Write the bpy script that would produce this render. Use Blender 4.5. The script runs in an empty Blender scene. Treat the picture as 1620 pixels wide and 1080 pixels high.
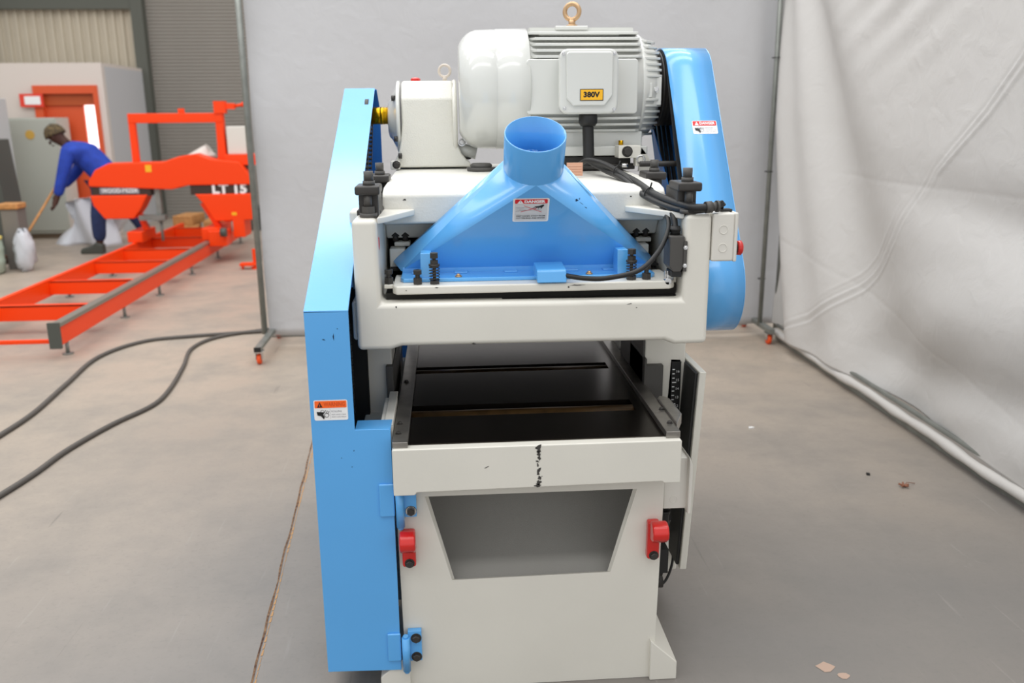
import bpy, bmesh, math, random
from mathutils import Vector, Matrix, Quaternion
random.seed(7)
SC = bpy.context.scene
COL = SC.collection
PI = math.pi

# ---------------------------------------------------------------- camera
cam_d = bpy.data.cameras.new('camera'); cam = bpy.data.objects.new('camera', cam_d); COL.objects.link(cam)
_p, _r, _y = 0.25414557, 0.00859143, 0.07250274            # pitch down, roll, yaw right
fw = Vector((math.sin(_y)*math.cos(_p), math.cos(_y)*math.cos(_p), -math.sin(_p)))
rt = Vector((math.cos(_y), -math.sin(_y), 0)); dn = fw.cross(rt)
r2 = math.cos(_r)*rt + math.sin(_r)*dn; d2 = -math.sin(_r)*rt + math.cos(_r)*dn
cam.matrix_world = Matrix(((r2.x, -d2.x, -fw.x, -0.2055), (r2.y, -d2.y, -fw.y, -1.974), (r2.z, -d2.z, -fw.z, 1.48), (0, 0, 0, 1)))
cam_d.sensor_width = 36; cam_d.lens = 30.93; cam_d.clip_end = 200
cam_d.dof.use_dof = True; cam_d.dof.focus_distance = 2.42; cam_d.dof.aperture_fstop = 2.8
SC.camera = cam

# ---------------------------------------------------------------- world, lights, exposure
SC.view_settings.view_transform = 'Standard'; SC.view_settings.look = 'None'
SC.view_settings.gamma = 1; SC.view_settings.use_curve_mapping = False
SC.view_settings.exposure = 0.0
W_ = bpy.data.worlds.new('world'); SC.world = W_; W_.use_nodes = True
bgn = W_.node_tree.nodes['Background']; bgn.inputs[0].default_value = (0.98, 0.99, 1.0, 1); bgn.inputs[1].default_value = 0.95
def area(name, loc, sx, sy, power, col=(1, .995, .985), tilt=0, rz=0):
    l = bpy.data.lights.new(name, 'AREA'); l.shape = 'RECTANGLE'; l.size = sx; l.size_y = sy; l.energy = power; l.color = col
    o = bpy.data.objects.new(name, l); COL.objects.link(o); o.location = loc; o.rotation_euler = (tilt, 0, rz)
for i, yy in enumerate((-3.2, -0.6, 1.7, 4.0, 7.2)):
    area('roof_skylight', (-1.6, yy, 6.2), 9, 0.9, (110, 130, 140, 160, 110)[i])

# ---------------------------------------------------------------- materials
def s2l(h):
    c = [int(h[i:i+2], 16)/255 for i in (0, 2, 4)]
    return tuple((x/12.92 if x <= .04045 else ((x+.055)/1.055)**2.4) for x in c)
MATS = {}
def mat(name, col, rough=.5, metal=0., coat=0., noise=0., nscale=30., bump=0., bscale=200., spec=.5, col2=None, emit=0.):
    m = bpy.data.materials.new(name); m.use_nodes = True; nt = m.node_tree; b = nt.nodes['Principled BSDF']
    if isinstance(col, str): col = s2l(col)
    if isinstance(col2, str): col2 = s2l(col2)
    b.inputs['Base Color'].default_value = (*col, 1); b.inputs['Roughness'].default_value = rough
    b.inputs['Metallic'].default_value = metal; b.inputs['Coat Weight'].default_value = coat; b.inputs['Coat Roughness'].default_value = .12
    b.inputs['Specular IOR Level'].default_value = spec
    tc = nt.nodes.new('ShaderNodeTexCoord')
    if noise > 0 or col2:
        n = nt.nodes.new('ShaderNodeTexNoise'); n.inputs['Scale'].default_value = nscale; n.inputs['Detail'].default_value = 5
        r = nt.nodes.new('ShaderNodeMix'); r.data_type = 'RGBA'
        c2 = col2 or tuple(x*(1-noise) for x in col)
        r.inputs[6].default_value = (*col, 1); r.inputs[7].default_value = (*c2, 1)
        mp = nt.nodes.new('ShaderNodeMapRange'); mp.inputs[1].default_value = .35; mp.inputs[2].default_value = .65
        nt.links.new(tc.outputs['Object'], n.inputs['Vector']); nt.links.new(n.outputs['Fac'], mp.inputs[0])
        nt.links.new(mp.outputs[0], r.inputs[0]); nt.links.new(r.outputs[2], b.inputs['Base Color'])
    if bump > 0:
        n = nt.nodes.new('ShaderNodeTexNoise'); n.inputs['Scale'].default_value = bscale; n.inputs['Detail'].default_value = 3
        bp = nt.nodes.new('ShaderNodeBump'); bp.inputs['Strength'].default_value = bump; bp.inputs['Distance'].default_value = .002
        nt.links.new(tc.outputs['Object'], n.inputs['Vector']); nt.links.new(n.outputs['Fac'], bp.inputs['Height']); nt.links.new(bp.outputs[0], b.inputs['Normal'])
    if emit: b.inputs['Emission Color'].default_value = (*col, 1); b.inputs['Emission Strength'].default_value = emit
    MATS[name] = m; return m
cream = mat('cream_paint', 'DFDCD2', .42, coat=.15, noise=.04, nscale=4, bump=.12, bscale=90)
cast = mat('cast_cream', 'DFDDD5', .5, noise=.05, nscale=8, bump=.35, bscale=160)
motorp = mat('motor_paint', 'D3D4CF', .3, coat=.8)
motorp.node_tree.nodes['Principled BSDF'].inputs['Coat Roughness'].default_value = .04
hammer = mat('hammered_cream', 'DFDDD3', .33, coat=.4, bump=.8, bscale=240)
blue = mat('blue_paint', (.105, .42, .86), .28, coat=.6, noise=.05, nscale=3, bump=.08, bscale=120)
blue_shaded = mat('blue_shaded_inside', (.02, .19, .62), .45)  # darker copy of the guard blue, with the inner shade painted in
black = mat('black_oxide', '35322F', .45, noise=.25, nscale=40)
rubber = mat('black_rubber', '191919', .5)
plastic = mat('grey_black_plastic', '4A4845', .5)
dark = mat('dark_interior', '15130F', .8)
redp = mat('red_plastic', 'CF1D17', .28, coat=.4)
brass = mat('yellow_passivated_steel', 'C99A14', .25, metal=.9)
gold = mat('zinc_gold', 'C4A27C', .35, metal=.6)
steel = mat('ground_steel', 'A8A49E', .3, metal=.85, noise=.25, nscale=20)
chrome = mat('bright_steel', 'D0D0D0', .2, metal=1.)
castiron = mat('polished_cast_iron', '48423D', .24, metal=.93, noise=.35, nscale=6, bump=.05, bscale=60)
roller_m = mat('oiled_brown_roller', '5A4326', .35, metal=.6, noise=.4, nscale=30)
white = mat('label_white', 'F0F0F0', .4)
labgrey = mat('label_grey', 'D5D6D6', .4)
linegrey = mat('label_line', '8A8A90', .5)
labred = mat('label_red', 'DB1A22', .4)
laborange = mat('label_orange', 'FF6A1E', .4)
laborange2 = mat('label_orange_text', 'D24A12', .4)
labyellow = mat('label_yellow', 'F7B818', .4)
labblack = mat('label_black', '101010', .5)
greybox = mat('light_grey_plastic', 'DAD7CF', .45)
copper = mat('copper_plate', 'D9A88C', .4, metal=.3)
chipm = mat('chipped_to_iron', '45423E', .7, noise=.5, nscale=300)
chipb = mat('chipped_blue', '12395F', .7)
orange = mat('orange_paint', 'F84408', .4, spec=.3)
orange_d = mat('orange_wheel', 'F0551A', .5)
galv = mat('galvanised_tube', '8E918C', .45, metal=.5, noise=.2, nscale=12)
railm = mat('bare_rail_steel', '8F8A80', .4, metal=.5)
cablem = mat('grey_cable', '55504B', .6)
blue_cloth = mat('blue_overall', '2346B4', .8, noise=.25, nscale=14)
navy = mat('navy_trousers', '2B3B66', .85, noise=.2, nscale=20)
skin = mat('dark_skin', '4A2E24', .6)
knit = mat('camouflage_knit', '6B5A3C', .9, col2='3A3226', nscale=40)
wood = mat('pale_wood', 'C98F55', .7, noise=.3, nscale=20)
bristle = mat('brown_bristle', '4A2F22', .9)
cabgrey = mat('cabinet_grey', 'AEB0A6', .5)
charcoal = mat('charcoal_cabinet', '4B4E48', .5)
boxwhite = mat('off_white_panel', 'D6CCC4', .6)
boxgrey = mat('side_panel_grey', 'C2C2C4', .6)
doororange = mat('red_orange_door', 'D9572B', .5)
corr = mat('beige_sheet', 'BDB3A0', .5, noise=.06, nscale=3)
roll = mat('roller_door_grey', '8F8A82', .5, noise=.08, nscale=2)
colm = mat('dark_green_grey', '55574F', .6)
drumm = mat('pale_green_drum', 'A9B6A6', .4)
plainwhite = mat('plain_white', 'E8EBF2', .7)
dust = mat('brown_scrap', '8A5B45', .9)

def floor_mat():
    m = bpy.data.materials.new('concrete_floor'); m.use_nodes = True; nt = m.node_tree; b = nt.nodes['Principled BSDF']; L = nt.links
    tc = nt.nodes.new('ShaderNodeTexCoord')
    def noise(sc, det=6, rough=.6, mapping=None):
        n = nt.nodes.new('ShaderNodeTexNoise'); n.inputs['Scale'].default_value = sc; n.inputs['Detail'].default_value = det; n.inputs['Roughness'].default_value = rough
        if mapping:
            mp = nt.nodes.new('ShaderNodeMapping'); mp.inputs['Rotation'].default_value = (0, 0, mapping[0]); mp.inputs['Scale'].default_value = mapping[1]
            L.new(tc.outputs['Object'], mp.inputs[0]); L.new(mp.outputs[0], n.inputs['Vector'])
        else: L.new(tc.outputs['Object'], n.inputs['Vector'])
        return n
    def rng(src, a, bb, lo=0, hi=1):
        r = nt.nodes.new('ShaderNodeMapRange'); r.inputs[1].default_value = a; r.inputs[2].default_value = bb; r.inputs[3].default_value = lo; r.inputs[4].default_value = hi
        L.new(src, r.inputs[0]); return r.outputs[0]
    def mix(f, a, c):
        x = nt.nodes.new('ShaderNodeMix'); x.data_type = 'RGBA'; L.new(f, x.inputs[0])
        for s, v in ((6, a), (7, c)):
            if isinstance(v, tuple): x.inputs[s].default_value = (*v, 1)
            else: L.new(v, x.inputs[s])
        return x.outputs[2]
    big = noise(.35, 3)
    # light falloff painted in: darker grey towards the camera, tan dust to the rear
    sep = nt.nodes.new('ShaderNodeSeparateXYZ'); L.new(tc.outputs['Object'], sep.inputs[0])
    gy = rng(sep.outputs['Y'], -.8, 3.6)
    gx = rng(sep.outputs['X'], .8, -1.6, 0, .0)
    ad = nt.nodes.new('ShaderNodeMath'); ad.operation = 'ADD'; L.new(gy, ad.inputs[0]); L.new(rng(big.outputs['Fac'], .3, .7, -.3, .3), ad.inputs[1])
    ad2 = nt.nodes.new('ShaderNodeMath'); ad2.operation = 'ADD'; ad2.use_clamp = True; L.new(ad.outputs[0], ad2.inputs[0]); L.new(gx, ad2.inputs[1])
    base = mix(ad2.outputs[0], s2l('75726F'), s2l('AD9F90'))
    mid = noise(2.6, 6, .65)
    base = mix(rng(mid.outputs['Fac'], .42, .68, 0, .45), base, s2l('74716D'))
    fine = noise(60, 3)
    base = mix(rng(fine.outputs['Fac'], .55, .8, 0, .35), base, s2l('6D6A66'))
    # pale scrape marks
    for rot, sc, thr in ((.5, (26, 1.3, 1), .70), (-.7, (22, 1.1, 1), .71), (1.4, (20, 1.5, 1), .72)):
        n = noise(1.6, 4, .5, (rot, sc))
        base = mix(rng(n.outputs['Fac'], thr-.03, thr+.05, 0, .2), base, s2l('A8A39C'))
    n = noise(5.5, 8, .75)
    base = mix(rng(n.outputs['Fac'], .66, .74, 0, .3), base, s2l('B2ADA6'))
    n = noise(1.3, 4, .5, (.25, (18, .9, 1)))
    base = mix(rng(n.outputs['Fac'], .71, .75, 0, .4), base, s2l('5C5854'))
    L.new(base, b.inputs['Base Color'])
    L.new(rng(mid.outputs['Fac'], .3, .7, .38, .6), b.inputs['Roughness'])
    bp = nt.nodes.new('ShaderNodeBump'); bp.inputs['Strength'].default_value = .12; bp.inputs['Distance'].default_value = .003
    L.new(fine.outputs['Fac'], bp.inputs['Height']); L.new(bp.outputs[0], b.inputs['Normal'])
    return m
def cloth_mat(name, c, c2):
    m = bpy.data.materials.new(name); m.use_nodes = True; nt = m.node_tree; b = nt.nodes['Principled BSDF']; L = nt.links
    tc = nt.nodes.new('ShaderNodeTexCoord'); n = nt.nodes.new('ShaderNodeTexNoise'); n.inputs['Scale'].default_value = 1.2; n.inputs['Detail'].default_value = 5
    L.new(tc.outputs['Object'], n.inputs['Vector'])
    mx = nt.nodes.new('ShaderNodeMix'); mx.data_type = 'RGBA'; mx.inputs[6].default_value = (*s2l(c), 1); mx.inputs[7].default_value = (*s2l(c2), 1)
    L.new(n.outputs['Fac'], mx.inputs[0]); L.new(mx.outputs[2], b.inputs['Base Color'])
    b.inputs['Roughness'].default_value = .55; b.inputs['Specular IOR Level'].default_value = .3
    n2 = nt.nodes.new('ShaderNodeTexNoise'); n2.inputs['Scale'].default_value = 9; n2.inputs['Detail'].default_value = 5; n2.inputs['Distortion'].default_value = .6
    L.new(tc.outputs['Object'], n2.inputs['Vector'])
    bp = nt.nodes.new('ShaderNodeBump'); bp.inputs['Strength'].default_value = .25; bp.inputs['Distance'].default_value = .02
    L.new(n2.outputs['Fac'], bp.inputs['Height']); L.new(bp.outputs[0], b.inputs['Normal'])
    return m
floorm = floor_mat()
cloth_back = cloth_mat('grey_backdrop_cloth', 'C6C6C8', 'C0C0C2')
cloth_side = cloth_mat('grey_side_cloth', 'CECCCA', 'C6C4C1')

# ---------------------------------------------------------------- helpers
WO = {}
def tag(o, label=None, cat=None, group=None, kind=None):
    if label: o['label'] = label
    if cat: o['category'] = cat
    if group: o['group'] = group
    if kind: o['kind'] = kind
    return o
def thing(name, label, cat, loc=(0, 0, 0), group=None):
    o = bpy.data.objects.new(name, None); o.empty_display_size = .1; COL.objects.link(o); o.location = loc; WO[o.name] = Vector(loc)
    return tag(o, label, cat, group)
def frame_from(d):
    d = Vector(d).normalized(); a = Vector((0, 0, 1)) if abs(d.z) < .9 else Vector((1, 0, 0))
    u = d.cross(a).normalized(); v = u.cross(d).normalized(); return u, v, d
class B:
    def __init__(s): s.bm = bmesh.new(); s.mi = 0
    def m(s, i): s.mi = i; return s
    def _f(s, vs, smooth=False):
        try: f = s.bm.faces.new(vs); f.material_index = s.mi; f.smooth = smooth; return f
        except ValueError: return None
    def box(s, x0, x1, y0, y1, z0, z1):
        v = [s.bm.verts.new(p) for p in ((x0,y0,z0),(x1,y0,z0),(x1,y1,z0),(x0,y1,z0),(x0,y0,z1),(x1,y0,z1),(x1,y1,z1),(x0,y1,z1))]
        for q in ((0,3,2,1),(4,5,6,7),(0,1,5,4),(1,2,6,5),(2,3,7,6),(3,0,4,7)): s._f([v[i] for i in q])
        return s
    def hexa(s, pts):                       # 4 bottom then 4 top corners
        v = [s.bm.verts.new(p) for p in pts]
        for q in ((0,3,2,1),(4,5,6,7),(0,1,5,4),(1,2,6,5),(2,3,7,6),(3,0,4,7)): s._f([v[i] for i in q])
        return s
    def prism(s, pts, ax, a, b):            # pts in the two other axes (order xyz without ax)
        def P(p, t):
            q = list(p); q.insert('xyz'.index(ax), t); return q
        va = [s.bm.verts.new(P(p, a)) for p in pts]; vb = [s.bm.verts.new(P(p, b)) for p in pts]; n = len(pts)
        s._f(va[::-1]); s._f(vb)
        for i in range(n): s._f([va[i], va[(i+1) % n], vb[(i+1) % n], vb[i]])
        return s
    def lathe(s, prof, o, d, n=32, smooth=True, cap=True):   # prof: (t along d, r)
        u, v, d = frame_from(d); o = Vector(o); rings = []
        for t, r in prof:
            rings.append([s.bm.verts.new(o + d*t + (u*math.cos(2*PI*k/n) + v*math.sin(2*PI*k/n))*r) for k in range(n)])
        for a, b in zip(rings, rings[1:]):
            for k in range(n): s._f([a[k], b[k], b[(k+1) % n], a[(k+1) % n]], smooth)
        if cap: s._f(rings[0]); s._f(rings[-1][::-1])
        return s
    def cyl(s, a, b, r, n=16, r2=None, smooth=True):
        a = Vector(a); b = Vector(b); return s.lathe([(0, r), ((b-a).length, r if r2 is None else r2)], a, b-a, n, smooth)
    def tube(s, pts, r, n=8, closed=False, sub=0):
        pts = [Vector(p) for p in pts]
        if sub: pts = smooth_path(pts, sub, closed)
        N = len(pts); rings = []; up = None
        for i, p in enumerate(pts):
            if closed: d = (pts[(i+1) % N] - pts[i-1]).normalized()
            else: d = (pts[min(i+1, N-1)] - pts[max(i-1, 0)]).normalized()
            if up is None: up = frame_from(d)[0]
            u = (up - d*up.dot(d))
            if u.length < 1e-6: u = frame_from(d)[0]
            u.normalize(); up = u; v = d.cross(u)
            rr = r[i] if isinstance(r, (list, tuple)) else r
            rings.append([s.bm.verts.new(p + (u*math.cos(2*PI*k/n) + v*math.sin(2*PI*k/n))*rr) for k in range(n)])
        for i in range(N if closed else N-1):
            a = rings[i]; b = rings[(i+1) % N]
            for k in range(n): s._f([a[k], a[(k+1) % n], b[(k+1) % n], b[k]], True)
        if not closed: s._f(rings[0][::-1]); s._f(rings[-1])
        return s
    def torus(s, c, axis, R, r, n=24, k=10):
        u, v, d = frame_from(axis); c = Vector(c)
        return s.tube([c + (u*math.cos(2*PI*i/n) + v*math.sin(2*PI*i/n))*R for i in range(n)], r, k, closed=True)
    def poly(s, pts, thick=None):
        v = [s.bm.verts.new(p) for p in pts]; f = s._f(v)
        if thick is not None and f:
            t = Vector(thick); w = [s.bm.verts.new(Vector(p) + t) for p in pts]; s._f(w[::-1])
            for i in range(len(v)): s._f([v[i], w[i], w[(i+1) % len(v)], v[(i+1) % len(v)]])
        return s
    def sphere(s, c, r, n=16, sc=(1, 1, 1)):
        m = Matrix.Translation(c) @ Matrix.Diagonal((*[r*q for q in sc], 1))
        g = bmesh.ops.create_uvsphere(s.bm, u_segments=n, v_segments=n//2+2, radius=1, matrix=m)
        for vv in g['verts']:
            for f in vv.link_faces: f.smooth = True; f.material_index = s.mi
        return s
    def text(s, st, size, o, u, v, bold=0.0, width=None):
        c = bpy.data.curves.new('t', 'FONT'); c.body = st; c.size = size; c.align_x = 'LEFT'; c.align_y = 'CENTER'; c.offset = bold; c.resolution_u = 2
        ob = bpy.data.objects.new('t', c); COL.objects.link(ob)
        dg = bpy.context.evaluated_depsgraph_get(); me = bpy.data.meshes.new_from_object(ob.evaluated_get(dg))
        xs = [q.co.x for q in me.vertices]; k = 1.0
        if width and xs: k = width/(max(xs) - min(xs))
        x0 = min(xs) if xs else 0
        u = Vector(u); v = Vector(v); o = Vector(o)
        vs = [s.bm.verts.new(o + u*(q.co.x - x0)*k + v*q.co.y) for q in me.vertices]
        for p in me.polygons: s._f([vs[i] for i in p.vertices])
        bpy.data.objects.remove(ob); bpy.data.meshes.remove(me); bpy.data.curves.remove(c); return s
    def build(s, name, mats, parent=None, bevel=0, seg=2, fixn=True, sub=0):
        if fixn: bmesh.ops.recalc_face_normals(s.bm, faces=s.bm.faces[:])
        off = WO[parent.name] if parent is not None else Vector((0, 0, 0))
        if parent is not None: bmesh.ops.translate(s.bm, verts=s.bm.verts[:], vec=-off)
        me = bpy.data.meshes.new(name); s.bm.to_mesh(me); s.bm.free()
        for q in (mats if isinstance(mats, (list, tuple)) else [mats]): me.materials.append(q)
        o = bpy.data.objects.new(name, me); COL.objects.link(o)
        WO[o.name] = Vector(off)
        if parent is not None: o.parent = parent
        if bevel:
            b = o.modifiers.new('bevel', 'BEVEL'); b.width = bevel; b.segments = seg; b.limit_method = 'ANGLE'; b.angle_limit = .6; b.harden_normals = False
            for p in me.polygons: p.use_smooth = True
            w = o.modifiers.new('wn', 'WEIGHTED_NORMAL'); w.keep_sharp = False
        if sub: q = o.modifiers.new('s', 'SUBSURF'); q.levels = sub; q.render_levels = sub
        return o
def smooth_path(pts, sub, closed=False):
    out = []; N = len(pts)
    rng = range(N if closed else N-1)
    for i in rng:
        if closed: p0, p1, p2, p3 = pts[i-1], pts[i], pts[(i+1) % N], pts[(i+2) % N]
        else: p0, p1, p2, p3 = pts[max(i-1, 0)], pts[i], pts[i+1], pts[min(i+2, N-1)]
        for k in range(sub):
            t = k/sub
            out.append(.5*((2*p1) + (-p0+p2)*t + (2*p0-5*p1+4*p2-p3)*t*t + (-p0+3*p1-3*p2+p3)*t**3))
    if not closed: out.append(pts[-1])
    return out
def clone(o, parent, loc, rot=None, scale=None):
    c = o.copy(); COL.objects.link(c); c.parent = parent; c.location = Vector(loc) - (WO[parent.name] if parent is not None else Vector((0, 0, 0)))
    if rot is not None: c.rotation_mode = 'QUATERNION'; c.rotation_quaternion = rot
    if scale: c.scale = (scale,)*3
    return c
# shared hexagon-head bolt, head radius 1 unit = 10 mm, points along +Z
_b = B(); _b.lathe([(-.004, .0125), (.001, .0125)], (0, 0, 0), (0, 0, 1), 16); _b.lathe([(.001, .0095), (.0075, .0095), (.009, .008)], (0, 0, 0), (0, 0, 1), 6, smooth=False)
bmesh.ops.recalc_face_normals(_b.bm, faces=_b.bm.faces[:])
bolt_me = bpy.data.meshes.new('bolt'); _b.bm.to_mesh(bolt_me); _b.bm.free()
def bolt(parent, loc, d, m=black, r=.0095, name='bolt'):
    key = 'bolt_' + m.name
    if key not in bpy.data.meshes:
        me = bolt_me.copy(); me.name = key; me.materials.append(m)
    o = bpy.data.objects.new(name, bpy.data.meshes[key]); COL.objects.link(o); o.parent = parent
    o.location = Vector(loc) - WO[parent.name]; o.rotation_mode = 'QUATERNION'; o.rotation_quaternion = Vector((0, 0, 1)).rotation_difference(Vector(d)); s = r/.0095; o.scale = (s, s, s)
    return o
def chips(parent, spots, m, u, v, name='paint_chip'):
    b = B()
    for (o, w, h, ang) in spots:
        o = Vector(o); n = 13; uu = Vector(u).normalized(); vv = Vector(v).normalized(); nn = uu.cross(vv)
        ca, sa = math.cos(ang), math.sin(ang); a = uu*ca + vv*sa; c = -uu*sa + vv*ca
        b.poly([o + nn*.0006 + a*math.cos(2*PI*k/n)*w*.5*random.uniform(.35, 1.3) + c*math.sin(2*PI*k/n)*h*.5*random.uniform(.35, 1.3) for k in range(n)])
    return tag(b.build(name, m, parent, fixn=False), kind='stuff')
def label(parent, name, o, u, v, w, h, kind):
    """printed safety sticker: o lower left corner, u right, v up (unit vectors)"""
    u = Vector(u).normalized(); v = Vector(v).normalized(); n = u.cross(v).normalized(); o = Vector(o)
    b = B(); M = [white, labgrey, labred, labblack, linegrey, laborange, laborange2, labyellow]
    def P(x, y, k): return o + u*(x*w) + v*(y*h) + n*(.0006 + .0004*k)
    def rr(x0, y0, x1, y1, k, mi, r=.04):
        b.m(mi); pts = []; ry = r*w/h
        for cx, cy, a0 in ((x1-r, y1-ry, 0), (x0+r, y1-ry, 90), (x0+r, y0+ry, 180), (x1-r, y0+ry, 270)):
            for q in range(4):
                a = math.radians(a0 + q*30); pts.append(P(cx + r*math.cos(a), cy + ry*math.sin(a), k))
        b.poly(pts)
    def pl(pts, k, mi): b.m(mi); b.poly([P(x, y, k) for x, y in pts])
    def ln(x0, y0, x1, y1, t, k, mi):
        dx, dy = (x1-x0)*w, (y1-y0)*h; l = math.hypot(dx, dy); nx, ny = -dy/l*t/2, dx/l*t/2
        pl([(x0+nx/w, y0+ny/h), (x0-nx/w, y0-ny/h), (x1-nx/w, y1-ny/h), (x1+nx/w, y1+ny/h)], k, mi)
    def ring(cx, cy, r, t, k, mi, n=16):
        for i in range(n):
            a, c = 2*PI*i/n, 2*PI*(i+1)/n
            pl([(cx+(r-t)*math.cos(a), cy+(r-t)*math.sin(a)*w/h), (cx+r*math.cos(a), cy+r*math.sin(a)*w/h), (cx+r*math.cos(c), cy+r*math.sin(c)*w/h), (cx+(r-t)*math.cos(c), cy+(r-t)*math.sin(c)*w/h)], k, mi)
    def tx(s, x, y, size, width, k, mi, bold=0): b.m(mi); b.text(s, size*h, P(x, y, k), u, v, bold, width*w)
    if kind == 'volt':
        rr(0, 0, 1, 1, 0, 3, .02); rr(.03, .06, .97, .94, 1, 7, .01); tx('380V', .15, .5, .62, .7, 2, 3, .0010)
    elif kind == 'hood':
        rr(0, 0, 1, 1, 0, 0, .05); rr(.05, .05, .95, .95, 1, 1, .03)
        rr(.05, .78, .95, .96, 2, 2, .03); pl([(.11, .79), (.29, .79), (.20, .94)], 3, 0); pl([(.19, .85), (.21, .85), (.205, .90), (.195, .90)], 4, 3)
        tx('DANGER', .31, .865, .15, .58, 3, 0, .0006)
        for (x0, y0, x1, y1) in ((.08, .62, .4, .6), (.08, .55, .3, .6), (.1, .5, .35, .52), (.18, .53, .8, .46), (.08, .45, .36, .5), (.5, .57, .8, .5)): ln(x0, y0, x1, y1, .0006, 2, 4)
        ln(.30, .70, .80, .42, .0012, 4, 2); ln(.22, .44, .66, .60, .0012, 4, 2)
        pl([(.6, .66), (.72, .68), (.84, .74), (.86, .70), (.80, .60), (.78, .55), (.76, .62), (.70, .60), (.60, .63)], 3, 3)
        ln(.62, .64, .54, .58, .0012, 3, 3); ln(.66, .62, .60, .54, .0012, 3, 3); ln(.72, .62, .70, .54, .0012, 3, 3)
        ln(.06, .33, .94, .33, .0004, 2, 4)
        tx('KEEP HANDS AWAY FROM', .1, .25, .085, .8, 2, 3, .0001); tx('CUTTERHEAD AND KNIVES', .1, .16, .085, .8, 2, 3, .0001)
    else:
        hc, tc = (2, 0) if kind == 'danger' else (5, 6)
        rr(0, 0, 1, 1, 0, 0, .05); rr(.03, .62, .97, .96, 2, hc, .02)
        pl([(.10, .65), (.26, .65), (.18, .92)], 3, 0 if kind == 'danger' else 3)
        if kind == 'danger': pl([(.17, .72), (.19, .72), (.185, .84), (.175, .84)], 4, 2)
        else: pl([(.165, .70), (.195, .70), (.18, .84)], 4, 5)
        tx('DANGER' if kind == 'danger' else 'WARNING', .3, .785, .28, .62, 3, tc, .0005 if kind == 'danger' else .0002)
        pl([(.08, .44), (.10, .26), (.2, .22), (.28, .06), (.31, .16), (.27, .3), (.31, .40), (.22, .42)], 3, 3)
        ring(.25, .44, .055, .012, 3, 4 if kind == 'danger' else 3); ring(.37, .26, .07, .014, 3, 4 if kind == 'danger' else 3)
        for k in range(3): ln(.31+.05*k, .38-.02*k, .35+.05*k, .52-.03*k, .0012, 3, 3)
        ln(.48, .56, .48, .08, .0004, 2, 4)
        tx('MOVING' if kind == 'danger' else 'ROLLING', .52, .44, .13, .3, 2, 4)
        tx('KEEP HANDS CLEAR', .52, .28, .09, .42, 2, 4); tx('PARTS CAN PINCH', .52, .16, .09, .42, 2, 4)
    return b.build(name, M, parent, fixn=False)

# ---------------------------------------------------------------- setting
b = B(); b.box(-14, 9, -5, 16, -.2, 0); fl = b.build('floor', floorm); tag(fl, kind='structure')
# expansion joint, a jagged brown crack
b = B(); N = 60; L_, R_ = [], []
for i in range(N+1):
    t = i/N; y = -1.2 + t*(3.3+1.2)
    x = -.765 - .052*max(0, y-.16) + random.uniform(-.0025, .0025) + (-.0 if y > .16 else .05*(.16-y))
    w = random.uniform(.0015, .0045)
    L_.append((x-w, y, .0012)); R_.append((x+w, y, .0012))
for i in range(N): b.poly([L_[i], R_[i], R_[i+1], L_[i+1]])
o = b.build('joint_crack', mat('crack_brown', '4A2F22', .9, noise=.5, nscale=60, col2='8A6A4C'), fl)
o = None
b = B(); N = 130
for i in range(N):
    y = -1.2 + 4.4*i/N; x = -.765 - .052*max(0, y-.16) + .009 + (0 if y > .16 else .05*(.16-y)); w = random.uniform(.0005, .004)
    b.poly([(x-w, y, .001), (x+w, y+.004, .001), (x+w*.6, y+.03, .001), (x-w*.5, y+.032, .001)])
b.build('crack_edge', mat('crack_tan', 'B58A5E', .9), fl)
# scuffed paint flake patch and scraps (right of the machine and mid floor)
scr = B()
for (x, y, s) in ((.80, .07, .03), (.83, .03, .018), (.81, -.06, .012)):
    scr.poly([(x + s*math.cos(a)*random.uniform(.5, 1.2), y + s*.8*math.sin(a)*random.uniform(.5, 1.2), .001) for a in [k*2*PI/9 for k in range(9)]])
scr.build('floor_chip', mat('flake_tan', 'B49B8B', .9), fl)
b = B()
for k in range(5):
    a = k*1.3; b.cyl((1.61, 1.2, .006), (1.61+.02*math.cos(a), 1.2+.02*math.sin(a), .012), .004, 6)
b.tube([(1.61, 1.2, .006), (1.63, 1.215, .014), (1.67, 1.225, .004)], .0015, 5)
tag(b.build('wood_scrap', dust), 'small brown splinter lying on the floor near the side curtain', 'scrap')
b = B(); b.prism([(1.215, 1.92), (1.245, 1.925), (1.24, 1.934), (1.22, 1.936)], 'z', 0, .006)
tag(b.build('white_chip', white), 'tiny white chip on the open floor right of the machine', 'scrap')
b = B(); b.prism([(1.518, 1.33), (1.53, 1.325), (1.535, 1.34), (1.522, 1.345)], 'z', 0, .007)
tag(b.build('dark_chip', labblack), 'tiny dark chip on the floor beside the brown splinter', 'scrap')

# rear wall: corrugated sheet, column, roller door
b = B(); YB = 11.6; x = -12; pts = []
while x < -4.58:
    pts += [(x, YB), (x+.05, YB), (x+.065, YB-.035), (x+.105, YB-.035), (x+.12, YB)]; x += .12
pts += [(-4.5, YB), (-4.5, YB+.1), (-12, YB+.1)]
b.prism(pts, 'z', 0, 5)
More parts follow.
